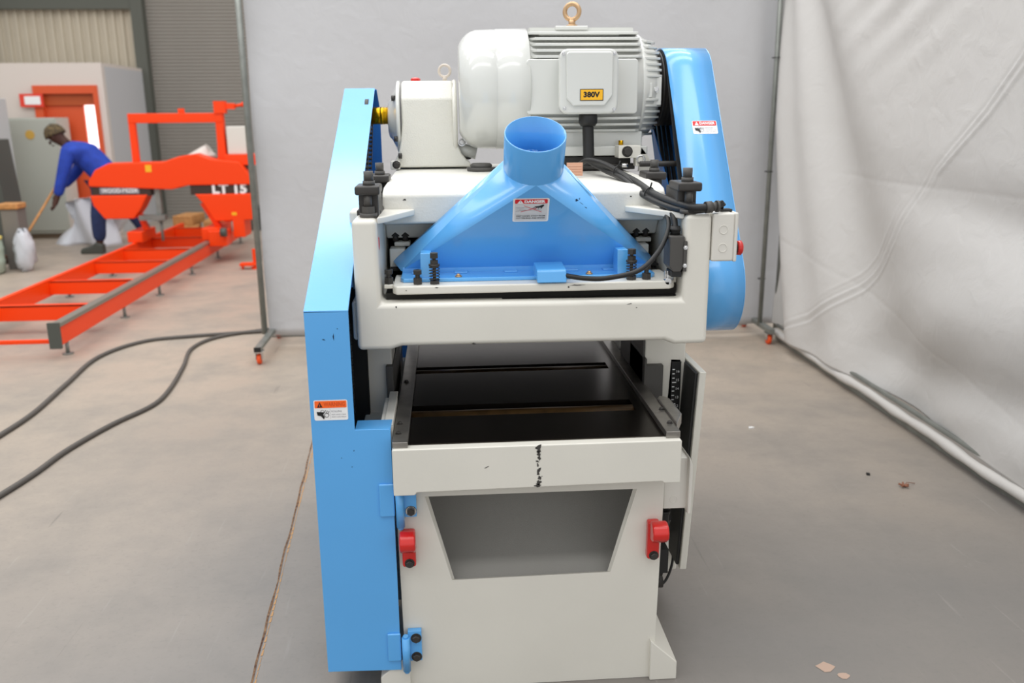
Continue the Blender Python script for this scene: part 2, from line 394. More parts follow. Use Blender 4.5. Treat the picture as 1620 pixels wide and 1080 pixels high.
# leaves the room solid behind the box room; built as one ribbed sheet
tag(b.build('wall_back', corr), kind='structure')
b = B(); b.box(-12, -4.545, YB-.14, YB-.055, 2.93, 3.25); tag(b.build('trim_1', colm), kind='structure')
b = B(); b.box(-4.54, -4.38, 11.45, 11.7, 0, 5); tag(b.build('trim_2', colm), kind='structure')
b = B(); b.box(-12.1, -12, -5, 11.7, 0, 4.6); tag(b.build('wall_left', corr), kind='structure')
b = B(); b.box(-4.38, 9, 11.62, 11.72, 0, 5); dr = b.build('door_1', roll); tag(dr, kind='structure')
sb = B(); sb.prism([(11.62, 0), (11.61, .006), (11.605, .023), (11.61, .04), (11.62, .046)], 'x', -4.38, 9)
sl = sb.build('slat', roll, dr)
for k in range(1, 96):
    c = sl.copy(); COL.objects.link(c); c.location = (0, 0, .048*k)
# trims: dark edge at far left of the frame
b = B(); b.box(-6.95, -6.6, 11.1, 11.45, 0, 5); tag(b.build('trim_3', colm), kind='structure')

# box office room with an orange doorway
YF = 9.9; XR = -4.47
b = B()
b.box(-9, -5.33, YF, YF+.1, 0, 2.09); b.box(-5.33, -4.545, YF, YF+.1, 1.86, 2.09); b.box(-4.545, XR, YF, YF+.1, 0, 2.09)
tag(b.build('wall_front', boxwhite), kind='structure')
b = B(); b.box(XR-.1, XR, YF+.1, 11.45, 0, 2.09)
tag(b.build('wall_right', boxgrey), kind='structure')
b = B(); b.box(-9, XR, YF, 11.45, 2.09, 2.13); tag(b.build('ceiling', boxwhite), kind='structure')
b = B(); b.box(-5.33, -5.23, YF-.03, YF+.12, 0, 1.86); b.box(-4.60, -4.545, YF-.03, YF+.12, 0, 1.86); b.box(-5.23, -4.60, YF-.03, YF+.12, 1.76, 1.86)
d2_ = b.build('door_2', doororange); tag(d2_, kind='structure')
b = B(); b.box(-5.23, -4.77, YF+.06, YF+.10, 0, 1.76); b.build('door_leaf', doororange, d2_)
b = B(); b.box(-5.23, -4.605, YF+.03, YF+.06, 1.62, 1.76); b.build('shutter_hood', mat('orange_brown', 'B4501F', .5), d2_)
# daylight strip light panel inside the doorway
b = B(); b.box(-4.85, -4.56, YF+.125, YF+.14, 0, 1.76)
tag(b.build('window_1', mat('daylit_opening', (1, 1, 1), emit=1.6)), kind='structure')

# ---------------------------------------------------------------- PLANER
pl = thing('thickness_planer', 'large blue and cream thickness planer with a motor on top, filling the middle', 'machine', (0, .5, 0))
# --- base
b = B()
op = [(-.279, .553), (.259, .552), (.195, .321), (-.217, .318)]
outer = [(-.356, .60), (.33, .60), (.318, .12), (.318, -0.0), (-.346, 0.0), (-.346, .12)]
YB0, YB1 = .07, 1.05
def ringface(b, y):
    vo = [(-.352, .60), (.33, .60), (.317, .001), (-.344, .001)]
    O = [b.bm.verts.new((p[0], y, p[1])) for p in vo]; I = [b.bm.verts.new((p[0], y, p[1])) for p in op]
    for k in range(4): b._f([O[k], O[(k+1) % 4], I[(k+1) % 4], I[k]])
    return O, I
O, I = ringface(b, YB0)
O2 = [b.bm.verts.new((v.co.x, YB1, v.co.z)) for v in O]
for k in range(4): b._f([O[k], O2[k], O2[(k+1) % 4], O[(k+1) % 4]])
b._f(O2)
I2 = [b.bm.verts.new((v.co.x*.97, YB0+.012, v.co.z-.004)) for v in I]
for k in range(4): b._f([I[k], I[(k+1) % 4], I2[(k+1) % 4], I2[k]])
bs = b.build('base', cream, pl, fixn=True)
b = B()      # recess behind the opening: a curved inner pan wider than the opening
prof_ = [(.083, .305), (.18, .325), (.26, .36), (.32, .41), (.36, .46), (.42, .56)]
L_ = [b.bm.verts.new((-.335, y, z)) for y, z in prof_]; R_ = [b.bm.verts.new((.315, y, z)) for y, z in prof_]
for k in range(5): b._f([L_[k], R_[k], R_[k+1], L_[k+1]], True)
b.box(-.338, -.335, .083, .42, .3, .57); b.box(.315, .318, .083, .42, .3, .57)
b.build('base_recess', mat('recess_grey', 'A3A19C', .5, bump=.3, bscale=400), bs)
for sx, x0, x1 in ((1, .317, .378), (-1, -.344, -.41)):
    b = B()
    xi = x0 - .012*sx
    b.hexa([(xi, .055, 0), (x1, .055, 0), (x1, .40, 0), (xi, .40, 0), (xi, .055, .12), (x1, .055, .052), (x1, .40, .052), (xi, .40, .12)])
    b.build('foot', cream, bs, bevel=.003)
# red roller levers
for (x0, x1, z0, z1) in ((-.343, -.305, .372, .475), (.282, .318, .364, .474)):
    b = B(); b.box(x0+.003, x1-.001, .046, .07, z0, z1-.005)
    w = x1-x0
    b.prism([(.046, z1-.052), (.018, z1-.048), (.004, z1-.036), (.002, z1-.018), (.012, z1-.002), (.03, z1+.003), (.046, z1)], 'x', x0-.001+(.008 if x0 > 0 else 0), x1+.001+(.012 if x0 > 0 else 0))
    lv = b.build('red_lever', redp, bs, bevel=.006, seg=3)
    bolt(bs, ((x0+x1)/2+.002, .045, z0+.012), (0, -1, 0), black, .0095)
# --- table
b = B()
b.prism([(-.351, .588), (-.300, .588), (-.295, .595), (.305, .600), (.31, .595), (.351, .595), (.351, .703), (.349, .707), (-.349, .707), (-.351, .703)], 'y', 0, .03)
tb = b.build('table_front_plate', cream, pl, bevel=.003)
b = B()
segs = [(.03, .226), (.318, .625), (.695, 1.30)]
for a, c in segs: b.box(-.349, .351, a, c, .655, .7085)
for a, c in ((.226, .318), (.625, .695)): b.box(-.349, -.315, a, c, .655, .7085); b.box(.285, .351, a, c, .655, .7085)
b.box(-.349, .351, .03, 1.30, .64, .6545)
tt = b.build('table_top', castiron, pl)
b = B(); b.box(-.313, .284, .227, .317, .655, .657); b.build('roller_pocket', dark, tt); b = B(); b.box(-.313, .284, .626, .694, .655, .657); b.build('roller_pocket', dark, tt)
for y in (.27, .66):
    b = B(); b.cyl((-.313, y-.006, .676), (.284, y-.006, .676), .034, 28); b.build('table_roller', roller_m, tt)
# left and right rails
b = B(); b.hexa([(-.350, .01, .708), (-.313, .01, .708), (-.313, 1.25, .708), (-.350, 1.25, .708), (-.350, .01, .722), (-.313, .01, .722), (-.313, 1.25, .722), (-.350, 1.25, .722)])
rl = b.build('table_rail', steel, pl, bevel=.001)
b = B(); b.box(.315, .350, .015, 1.25, .708, .724); rr_ = b.build('table_rail', steel, pl, bevel=.001)
b = B(); b.prism([(.35, .05), (.35, .26), (.36, .28), (.375, .27), (.383, .25), (.383, .13)], 'z', .700, .730); b.build('rail_block', steel, rr_, bevel=.003)
b = B(); b.prism([(.352, .62), (.352, 1.25), (.385, 1.25), (.385, .62), (.375, .60), (.36, .60)], 'z', .708, .732); b.build('outer_rail', steel, rr_, bevel=.002)
b = B(); b.box(-.385, -.352, .09, .32, .64, .735); b.box(-.375, -.352, .09, .36, .735, .740); b.build('rail_block', cream, rl, bevel=.003)
for p in ((-.338, .07, .722), (-.338, .14, .722), (-.336, .5, .722)): bolt(rl, p, (0, 0, 1), black, .006, 'screw')
for p in ((.338, .075, .724), (.343, .18, .724), (.35, .62, .724)): bolt(rr_, p, (0, 0, 1), black, .006, 'screw')
chips(tb, [((.0, 0, .700), .018, .020, 0), ((.0, 0, .686), .012, .016, .3), ((.001, 0, .674), .009, .018, 0), ((-.003, 0, .665), .006, .008, 1),
           ((-.002, 0, .655), .007, .012, .2), ((.001, 0, .644), .008, .014, -.3), ((-.001, 0, .633), .007, .012, 0), ((.002, 0, .622), .010, .014, .5), ((-.001, 0, .610), .014, .014, 0), ((0, 0, .602), .020, .010, 0),
           ((-.003, 0, .638), .003, .003, 0), ((.008, 0, .626), .003, .004, 0), ((-.126, 0, .655), .012, .003, .5)], chipm, (1, 0, 0), (0, 0, 1))
# --- columns
for x0, x1 in ((-.465, -.369), (.350, .468)):
    b = B(); b.box(x0, x1, .80, .95, .12, 1.05); b.build('column', cream, pl, bevel=.004)
    b = B(); b.box(x0, x1, .42, .56, .12, 1.05)
    cl = b.build('column', cream, pl, bevel=.004)
    if x0 > 0:
        b = B(); b.box(.428, .455, .414, .42, .585, .785)
        b.m(1)
        for k in range(14): b.box(.430, .430+(.012 if k % 5 == 0 else .007), .4125, .414, .592+.013*k, .5945+.013*k)
        for k in range(7): b.text(str(10+k), .011, (.442, .4128, .60+.026*k), (1, 0, 0), (0, 0, 1))
        b.build('height_scale', [labblack, white], cl)
        b = B(); b.prism([(.40, .42), (.40, .40), (.35, .40), (.35, .72)], 'z', .60, .78); b.box(.345, .352, .40, .75, .62, .80)
        b.build('gib_plate', plastic, cl, bevel=.002)
        b = B(); b.box(.345, .3495, .425, .6, .6, 1.0); b.build('slide_face', plastic, cl)
    else:
        b = B(); b.box(-.386, -.366, .40, .75, .60, .80); b.build('gib_plate', plastic, cl, bevel=.002)
# body lower between columns (base sides)
b = B(); b.box(-.45, -.36, .35, 1.0, .10, .66); b.build('side_casting', cast, pl, bevel=.005); b = B(); b.box(.34, .42, .45, 1.0, .12, .40); b.build('side_casting', cast, pl, bevel=.005)
b = B(); b.box(-.47, -.335, 1.26, 1.268, .35, .80); b.build('rear_panel', blue_shaded, pl)
# --- head frame (U casting)
b = B()
U = [(-.434, .913), (-.352, .913), (-.325, .921), (.335, .918), (.362, .907), (.446, .907), (.446, 1.236), (.380, 1.236), (.377, 1.025), (-.372, 1.030), (-.374, 1.236), (-.434, 1.236)]
b.prism(U, 'y', .15, .44)
hf = b.build('head_frame', cream, pl, bevel=.013, seg=4)
b = B()
b.box(-.465, -.372, .40, 1.15, .935, 1.232); b.build('head_side', cream, hf, bevel=.01, seg=3); b = B(); b.box(.378, .480, .40, 1.15, .93, 1.232)
b.build('head_side', cream, hf, bevel=.01, seg=3)
b = B(); b.box(-.447, -.434, .19, .30, .93, 1.03); b.build('side_lug', cast, hf, bevel=.008, seg=3)
for s in (1, -1):       # corner webs
    xa, xb = (-.374, -.29) if s == 1 else (.380, .27)
    b = B(); b.prism([(xa, .17), (xa, .40), (xb+.0, .40), (xb+.0, .352), (xa+.02*s, .20)], 'z', 1.222, 1.238); b.build('corner_web', cream, hf, bevel=.003)
chips(hf, [((-.335, .15, 1.022), .004, .006, 0), ((.245, .15, 1.016), .014, .003, .2), ((.262, .15, 1.006), .003, .003, 0), ((-.145, .15, .923), .012, .006, 0)], chipm, (1, 0, 0), (0, 0, 1))
b = B(); b.prism([(.185, 1.19), (.205, 1.185), (.21, 1.165), (.20, 1.155), (.187, 1.165)], 'x', -.3738, -.3728); b.build('red_sticker', labred, hf)
b = B(); b.box(.3755, .377, .30, .33, 1.14, 1.17); b.m(1).box(.3745, .3755, .311, .319, 1.147, 1.163); b.box(.3745, .3755, .306, .324, 1.152, 1.158)
b.build('earth_sticker', [labyellow, mat('label_green', '2F8B3A', .5)], hf)
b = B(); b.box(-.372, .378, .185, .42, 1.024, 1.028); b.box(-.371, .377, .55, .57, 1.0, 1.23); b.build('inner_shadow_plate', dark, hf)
b = B(); b.box(-.36, .345, .62, 1.12, .925, 1.06); b.build('underside_block', dark, hf); b = B(); b.box(-.36, .345, 1.12, 1.25, .84, 1.14); b.build('reflection_block', dark, hf)  # dark unseen blocks added to keep the bright curtain out of table reflections
for y, r_, m_ in ((.56, .045, black), (.75, .055, steel), (.98, .045, black)):
    b = B(); b.cyl((-.36, y, .945), (.345, y, .945), r_, 28); b.build('feed_roller' if m_ is black else 'cutterhead', m_, hf)
# --- housing on top
b = B(); b.prism([(.385, 1.195), (.362, 1.20), (.362, 1.272), (.375, 1.284), (.42, 1.292), (1.25, 1.302), (1.25, 1.15), (.45, 1.15), (.42, 1.195)], 'x', -.372, .378)
hs = b.build('cutter_housing', cast, pl, bevel=.006, seg=3)
chips(hs, [((-.315, .3615, 1.262), .008, .006, 0), ((.285, .3615, 1.262), .005, .004, 0)], chipm, (1, 0, 0), (0, 0, 1))
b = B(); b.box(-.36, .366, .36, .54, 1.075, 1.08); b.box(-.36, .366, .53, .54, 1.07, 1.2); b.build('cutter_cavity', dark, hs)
for sx in (-1, 1):
    cx = -.332 if sx < 0 else .335
    b = B(); b.box(cx-.030, cx+.012, .40, .46, 1.07, 1.128); b.build('pressure_block', cast, hs, bevel=.003); b = B(); b.box(cx-.018, cx+.025, .43, .48, 1.13, 1.142); b.build('pressure_block', cast, hs, bevel=.003)
    for dx in (-.015, .012):
        b = B(); b.cyl((cx+dx, .45, 1.14), (cx+dx, .45, 1.165), .008, 12); b.cyl((cx+dx, .45, 1.156), (cx+dx, .45, 1.172), .012, 6, smooth=False); b.build('pressure_screw', black, hs)
# --- lifting lugs
for (x, y) in ((-.396, .22), (-.396, .60), (.390, .19), (.398, .58)):
    b = B(); b.box(x-.024, x+.024, y, y+.12, 1.232, 1.296); lg = b.build('clamp_lug', black, pl, bevel=.004)
    b = B(); b.box(x-.030, x+.030, y-.03, y+.07, 1.290, 1.312); b.build('lug_cap', black, lg, bevel=.005)
    b = B(); b.cyl((x+.002, y+.01, 1.31), (x+.002, y+.01, 1.322), .015, 16); b.cyl((x+.002, y+.01, 1.32), (x+.002, y+.01, 1.345), .012, 16); b.build('lug_bolt', plastic, lg)
    b = B(); b.cyl((x, y-.015, 1.236), (x, y-.015, 1.246), .021, 20); b.cyl((x, y-.015, 1.244), (x, y-.015, 1.262), .017, 6, smooth=False); b.cyl((x, y-.015, 1.26), (x, y-.015, 1.292), .010, 14); b.build('lug_nut', plastic, lg)
b = B(); b.box(-.43, -.37, .26, .75, 1.232, 1.248); b.build('lug_strip', black, pl, bevel=.004); b = B(); b.box(.37, .43, .26, .75, 1.232, 1.248); b.build('lug_strip', black, pl, bevel=.004)
# --- chip plate, springs, screws
b = B(); cp = [(-.344, .19), (-.334, .172), (.352, .172), (.364, .185), (.368, .20), (.366, .34), (-.344, .34)]
b.prism(cp, 'z', 1.047, 1.068); pp = b.build('pressure_plate', cream, pl, bevel=.004, seg=3)
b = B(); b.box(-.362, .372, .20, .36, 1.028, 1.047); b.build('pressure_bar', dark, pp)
b = B(); b.box(-.366, -.344, .20, .25, 1.058, 1.068); b.build('plate_ear', cream, pp, bevel=.002); b = B(); b.box(.366, .374, .20, .25, 1.058, 1.075); b.build('plate_ear', cream, pp, bevel=.002)
chips(pp, [((.112, .1718, 1.062), .045, .003, 0), ((.093, .1718, 1.058), .005, .006, 0), ((-.31, .1718, 1.058), .003, .003, 0), ((-.235, .1718, 1.064), .012, .003, 0)], chipm, (1, 0, 0), (0, 0, 1))
def screw(x, y, z, h, nm='adjusting_screw', par=pp):
    b = B(); b.cyl((x, y, z), (x, y, z+.016), .012, 6, smooth=False); b.cyl((x, y, z), (x, y, z+h), .006, 12); b.cyl((x, y, z+h-.011), (x, y, z+h), .0115, 6, smooth=False); b.build(nm, black, par, bevel=.001)
screw(-.282, .20, 1.068, .036); screw(.296, .20, 1.068, .036); screw(-.354, .215, 1.068, .036)
for x in (-.240, .257):
    b = B(); b.cyl((x, .20, 1.068), (x, .20, 1.077), .013, 6, smooth=False); b.cyl((x, .20, 1.07), (x, .20, 1.145), .0045, 12)
    b.cyl((x, .20, 1.118), (x, .20, 1.128), .011, 6, smooth=False); b.cyl((x, .20, 1.113), (x, .20, 1.118), .014, 14); b.cyl((x, .20, 1.133), (x, .20, 1.146), .011, 6, smooth=False)
    ss = b.build('spring_screw', black, pp)
    b = B(); n = 90; b.tube([(x+.0125*math.cos(2*PI*5*i/n), .20+.0125*math.sin(2*PI*5*i/n), 1.077+.036*i/n) for i in range(n+1)], .0012, 6); b.build('coil_spring', black, ss)
# --- dust hood
HC = Vector((.012, .236, 1.350)); HA = Vector((0, -.545, .839)); HR = .075
hu = Vector((1, 0, 0)); hv = Vector((0, .839, .545))      # v points to the rear and up
BZ = 1.083
cor = [(.354, .405, 1.095), (-.354, .405, 1.095), (-.328, .312, BZ), (.333, .312, BZ)]
b = B(); n = 48
rg = [b.bm.verts.new(HC + hu*HR*math.cos(2*PI*(k/n)) + hv*HR*math.sin(2*PI*(k/n))) for k in range(n)]
cv = [b.bm.verts.new(c) for c in cor]
for k in range(n):
    q = int(k/(n/4)); b._f([rg[k], rg[(k+1) % n], cv[q]], True)
for q in range(4):
    k = (q+1)*n//4 % n; b._f([cv[q], rg[k], cv[(q+1) % 4]], False)
hd = b.build('dust_hood', [blue], pl)
for m_ in ():
    pass
sm = hd.modifiers.new('thick', 'SOLIDIFY'); sm.thickness = .0025; sm.offset = -1
b = B(); t = .0025
b.lathe([(-.005, HR), (.095, HR), (.0965, HR-.001), (.0965, HR-t), (-.005, HR-t)], HC, HA, 64, cap=False); b.build('hood_collar', blue, hd, fixn=True)
b = B(); b.prism([(-.318, .222), (.316, .222), (.326, .236), (.326, .34), (-.326, .34), (-.326, .236)], 'z', 1.068, 1.078); fg = b.build('hood_flange', blue, hd, bevel=.002)
b = B(); b.box(-.325, .33, .308, .315, 1.076, 1.092)
for x in (-.30, -.19, -.06, .1, .2, .29): b.box(x, x+.035, .285, .311, 1.077, 1.082)
b.build('hood_weld_tabs', blue, hd, bevel=.002)
for x in (-.262, .240):
    b = B(); b.hexa([(x-.013, .228, 1.077), (x+.014, .228, 1.077), (x+.014, .29, 1.077), (x-.013, .29, 1.077), (x-.013, .232, 1.140), (x+.014, .232, 1.140), (x+.014, .29, 1.140), (x-.013, .29, 1.140)]); b.build('hood_bracket', blue, hd, bevel=.0015)
for x in (-.18, .155):
    b = B(); b.cyl((x, .236, 1.078), (x, .236, 1.081), .009, 16); b.sphere((x, .236, 1.082), .006, 10, (1, 1, .8)); b.build('dome_screw', gold, hd)
# label and scratches lie on the leaning front face
fn_a, fn_b, fn_c = Vector(cor[2]), Vector(cor[3]), HC - hv*HR
fu = (fn_b - fn_a).normalized(); fnn = fu.cross((fn_c - fn_a)).normalized(); fv = fnn.cross(fu).normalized()
def onface(x, z):
    t_ = (z - fn_a.z)/fv.z; p = fn_a + fv*t_; p = Vector((x, p.y, z)); d_ = (p - fn_a).dot(fnn); return p - fnn*d_
label(hd, 'danger_label', onface(-.042, 1.216), fu, fv, .090, .072, 'hood')
chips(hd, [(onface(.115, 1.270), .009, .008, 0), (onface(.122, 1.274), .003, .008, 0), (onface(.128, 1.262), .016, .0018, -.7), (onface(.140, 1.251), .012, .0022, -.6)], chipb, fu, fv)
# little sensor box
b = B(); b.prism([(.165, 1.070), (.172, 1.098), (.178, 1.103), (.26, 1.108), (.26, 1.076), (.20, 1.074)], 'x', .014, .088)
sn = b.build('sensor_cover', blue, pl, bevel=.003)
# --- limit switch + lever on the right cheek
b = B(); b.prism([(.342, 1.182), (.378, 1.182), (.378, 1.106), (.370, 1.094), (.352, 1.094), (.342, 1.108)], 'y', .150, .215)
lsw = b.build('limit_switch', plastic, pl, bevel=.002)
b = B(); b.box(.350, .374, .155, .21, 1.080, 1.094); b.build('switch_foot', rubber, lsw); b = B(); b.cyl((.362, .185, 1.182), (.362, .185, 1.204), .0125, 16); b.cyl((.362, .185, 1.192), (.362, .185, 1.199), .0145, 8); b.build('switch_gland', rubber, lsw)
b = B(); b.box(.376, .384, .146, .19, 1.095, 1.17); b.build('switch_bracket', plastic, lsw)
for z in (1.110, 1.155): bolt(lsw, (.380, .146, z), (0, -1, 0), chrome, .004, 'screw')
b = B(); b.box(.343, .349, .178, .182, 1.062, 1.092); b.cyl((.346, .172, 1.066), (.346, .188, 1.066), .009, 14); b.box(.338, .342, .18, .186, 1.07, 1.092); b.build('switch_lever', chrome, lsw, bevel=.001)
# --- cables
def cab(pts, r, nm='cable', m=rubber, par=pl, sub=8): return B().tube([Vector(p) for p in pts], r, 10, sub=sub).build(nm, m, par)
cab([(.088, .175, 1.086), (.13, .15, 1.083), (.182, .13, 1.086), (.26, .13, 1.103), (.31, .15, 1.142), (.340, .18, 1.185), (.350, .21, 1.215), (.346, .27, 1.245), (.332, .34, 1.270), (.305, .43, 1.292)], .0062, 'sensor_cable')
cab([(.195, .70, 1.326), (.215, .66, 1.342), (.250, .62, 1.336), (.280, .54, 1.318), (.300, .45, 1.298), (.326, .36, 1.272), (.352, .26, 1.250), (.361, .21, 1.23), (.362, .185, 1.198)], .008, 'switch_cable')
cab([(.245, .76, 1.33), (.272, .64, 1.322), (.292, .52, 1.308), (.312, .42, 1.294), (.342, .31, 1.268), (.375, .19, 1.256), (.40, .150, 1.252), (.435, .150, 1.252)], .010, 'supply_cable')
cab([(.232, .75, 1.335), (.262, .62, 1.314), (.285, .48, 1.300), (.322, .34, 1.262), (.358, .22, 1.246), (.39, .160, 1.244), (.435, .155, 1.247)], .008, 'supply_cable')
b = B()
b.cyl((.426, .151, 1.252), (.442, .153, 1.253), .0145, 16); b.cyl((.442, .153, 1.253), (.454, .155, 1.254), .011, 16); b.cyl((.454, .155, 1.254), (.460, .156, 1.254), .0145, 16); b.build('conduit_gland', plastic, pl)
for k in range(3): cab([(.455, .158+.004*k, 1.257-.003*k), (.472+.003*k, .168, 1.264-.004*k), (.480, .185, 1.254), (.482, .20, 1.238)], .0035, 'control_wire')
for p in ((.283, .54, 1.316), (.330, .345, 1.270)):
    b = B(); b.torus(p, (1, -1.6, -.35), .0165, .002, 20, 6); b.cyl((p[0], p[1]-.01, p[2]+.015), (p[0]+.004, p[1]-.012, p[2]+.03), .0022, 6); b.build('cable_tie', rubber, pl)
# --- push-button box right
b = B(); b.box(.447, .502, .15, .26, 1.118, 1.237); bx_ = b.build('button_box', greybox, pl, bevel=.005, seg=3)
b = B(); b.box(.502, .512, .152, .258, 1.116, 1.238); b.build('box_lid', greybox, bx_, bevel=.004, seg=3)
b = B()
for z in (1.197, 1.152): b = B(); b.torus((.474, .1495, z), (0, 1, 0), .0105, .0009, 24, 6); b.build('knockout_ring', greybox, bx_)
b = B(); b.box(.475, .505, .185, .215, 1.236, 1.243); b.build('cable_entry', rubber, bx_)
b = B(); b.cyl((.510, .185, 1.146), (.520, .185, 1.146), .017, 20); b.build('stop_collar', rubber, bx_)
b = B(); b.lathe([(0, .012), (.003, .018), (.012, .019), (.016, .014), (.017, .004)], (.519, .185, 1.146), (1, 0, 0), 24); b.build('stop_button', redp, bx_)
for z in (1.212, 1.18): b = B(); b.lathe([(0, .011), (.006, .011), (.009, .008)], (.510, .19, z), (1, 0, 0), 16); b.build('push_button', rubber, bx_)
# --- control box under table, cables and electrical door to the right
b = B(); b.box(.336, .402, .10, .22, .478, .62); b.hexa([(.395, .08, .47), (.405, .08, .47), (.405, .24, .47), (.395, .24, .47), (.395, .08, .63), (.405, .08, .605), (.405, .24, .605), (.395, .24, .63)])
jb = b.build('junction_box', greybox, pl, bevel=.003)
b = B(); b.torus((.362, .10, .505), (0, 1, 0), .0095, .0009, 24, 6); b.torus((.362, .10, .505), (0, 1, 0), .006, .0005, 20, 6); b.build('knockout_ring', greybox, jb)
hose = B()
hose.cyl((.352, .15, .478), (.352, .15, .45), .013, 12); hose.cyl((.352, .15, .452), (.352, .15, .445), .017, 12)
hose.tube([(.352, .15, .45), (.353, .16, .40), (.347, .18, .35), (.350, .20, .30), (.347, .20, .22)], .014, 10, sub=6)
hose.tube([(.366, .17, .42), (.368, .2, .38), (.357, .22, .30), (.362, .22, .23)], .012, 10, sub=6)
hose.box(.343, .366, .14, .24, .27, .34); hose.build('cable_bundle', rubber, pl)
b = B(); b.cyl((.33, .25, .23), (.375, .25, .23), .028, 16); b.cyl((.335, .22, .20), (.372, .22, .20), .018, 12); b.cyl((.37, .25, .22), (.392, .25, .22), .006, 8); b.build('chain_tensioner', black, pl)
b = B(); b.prism([(.20, .24), (.24, .235), (.26, .30), (.25, .37), (.22, .39), (.21, .33)], 'x', .372, .384); b.build('tensioner_arm', greybox, pl, bevel=.002)
cab([(.40, .45, .32), (.44, .42, .24), (.45, .40, .17), (.42, .36, .12), (.385, .34, .12), (.38, .34, .19)], .004, 'earth_wire')
# open electrical cabinet door hanging off the right side (seen edge on)
ecr = Matrix.Translation((.50, .60, .45)) @ Matrix.Rotation(math.radians(3.0), 4, 'Y') @ Matrix.Translation((-.50, -.60, -.45))
def tilt(b):
    bmesh.ops.transform(b.bm, matrix=ecr, verts=b.bm.verts[:]); return b
b = B(); b.box(.405, .440, .42, .62, .24, .79); tilt(b); ec = b.build('electrical_cabinet', cream, pl, bevel=.004)
b = B(); b.box(.458, .478, .30, .62, .185, .785); tilt(b); b.build('cabinet_door', cream, ec, bevel=.003)
b = B(); b.box(.448, .458, .31, .62, .195, .78); tilt(b); b.build('door_seal', rubber, ec, bevel=.003)
# --- left guard (sheet metal, folded)
G0, G1, GL = -.5435, -.4405, -.355
b = B(); t = .003
b.prism([(G0, .081), (GL, .076), (GL, .738), (GL-.004, .742), (G1, .743), (G1, 1.036), (G0, 1.038)], 'y', .05, .05+t)
lgd = b.build('belt_guard', blue, pl, bevel=.001)
tag(lgd, 'tall slanted blue guard on the left side')
sy, sz = 1.20, 1.566
b = B(); b.hexa([(G0, .05, 1.034), (G1, .05, 1.034), (G1, sy, sz-.004), (G0, sy, sz-.004), (G0, .05, 1.0385), (G1, .05, 1.0385), (G1, sy, sz), (G0, sy, sz)]); b.build('slanted_panel', blue, lgd, bevel=.001)
b = B(); b.prism([(.052, .08), (1.30, .08), (1.30, 1.50), (sy, sz-.002), (.052, 1.036)], 'x', G0, G0+t); b.build('side_panel', blue, lgd)
b = B(); b.prism([(sy, sz-.004), (1.32, 1.50), (1.32, .6), (1.317, .6), (1.317, 1.498), (sy, sz-.008)], 'x', G0, G1+.006); b.build('rear_panel', blue_shaded, lgd)
b = B(); b.box(G1-.0, GL, .053, .12, .736, .742); b.build('guard_return', blue, lgd); b = B(); b.box(G0, GL, .053, .35, .079, .082); b.build('guard_return', blue, lgd)
label(lgd, 'warning_label', (-.5345, .05, .770), (1, 0, 0), (0, 0, 1), .080, .051, 'warning')
chips(lgd, [((-.478, .05, .975), .003, .018, 0), ((-.500, .05, .969), .009, .003, -.4), ((-.468, .05, .995), .004, .003, 0), ((-.445, .05, .690), .004, .003, 0), ((-.476, .05, .672), .003, .003, 0), ((-.452, .05, .648), .003, .003, 0)], chipb, (1, 0, 0), (0, 0, 1))
# chain inside
def chain(p, q, nm='drive_chain'):
    p = Vector(p); q = Vector(q); n = int((q-p).length/.019); b = B(); d = (q-p).normalized(); w = Vector((0, -d.z, d.y))
    for k in range(n):
        c = p + (q-p)*((k+.5)/n); h = d*.008
        for sx in (-.008, .008):
            s_ = Vector((sx, 0, 0)); pts = [c+s_-h-w*.006, c+s_+h-w*.006, c+s_+h+w*.006, c+s_-h+w*.006]
            b.poly(pts, (.002, 0, 0))
        b.cyl(c-Vector((.009, 0, 0)), c+Vector((.010, 0, 0)), .005, 6)
    return b.build(nm, black, pl)
chain((-.462, 1.06, 1.46), (-.462, .55, .93)); chain((-.462, 1.20, 1.45), (-.462, .67, .90)); chain((-.475, .30, .95), (-.475, .30, .70))
b = B(); b.lathe([(0, .055), (.012, .055)], (-.468, 1.12, 1.474), (1, 0, 0), 24); b.build('sprocket', black, pl); b = B(); b.lathe([(0, .08), (.012, .08)], (-.468, .60, .90), (1, 0, 0), 28); b.cyl((-.46, .6, .9), (-.44, .6, .9), .02); b.build('sprocket', black, pl)
b = B(); b.cyl((-.50, .50, .99), (-.44, .50, .99), .014, 14); b.build('guard_shaft', brass, pl); b = B(); b.cyl((-.43, .46, .73), (-.40, .46, .73), .012, 12); b.build('guard_shaft', brass, pl)
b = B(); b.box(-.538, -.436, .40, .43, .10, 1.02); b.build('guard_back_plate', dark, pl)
# hinges
def hinge(z0, z1, x0=-.390, nb=2):
    b = B(); b.box(x0, GL+.002, .043, .05, z0+.012, z1-.002); h_ = b.build('hinge', blue, pl, bevel=.005, seg=3)
    b = B(); b.cyl((GL+.015, .044, z0-.016), (GL+.015, .044, z1-.014), .0105, 18); b.cyl((GL+.015, .044, z0-.022), (GL+.015, .044, z0-.016), .007, 12); b.cyl((GL+.015, .044, z1-.014), (GL+.015, .044, z1-.008), .007, 12); b.build('hinge_barrel', blue, h_)
    b = B(); b.box(GL+.02, GL+.055, .052, .069, z0+.006, z1-.002); b.build('hinge_leaf', blue, h_, bevel=.001)
    return h_
h1 = hinge(.502, .603); bolt(h1, (GL+.041, .052, .524), (0, -1, 0), black, .0105); b = B(); b.lathe([(0, .013), (.002, .013)], (GL+.041, .052, .524), (0, -1, 0), 20); b.build('washer', chrome, h1)
h2 = hinge(.094, .188, -.387); bolt(h2, (GL+.041, .052, .166), (0, -1, 0), black, .0105); bolt(h2, (GL+.041, .052, .112), (0, -1, 0), black, .0105)
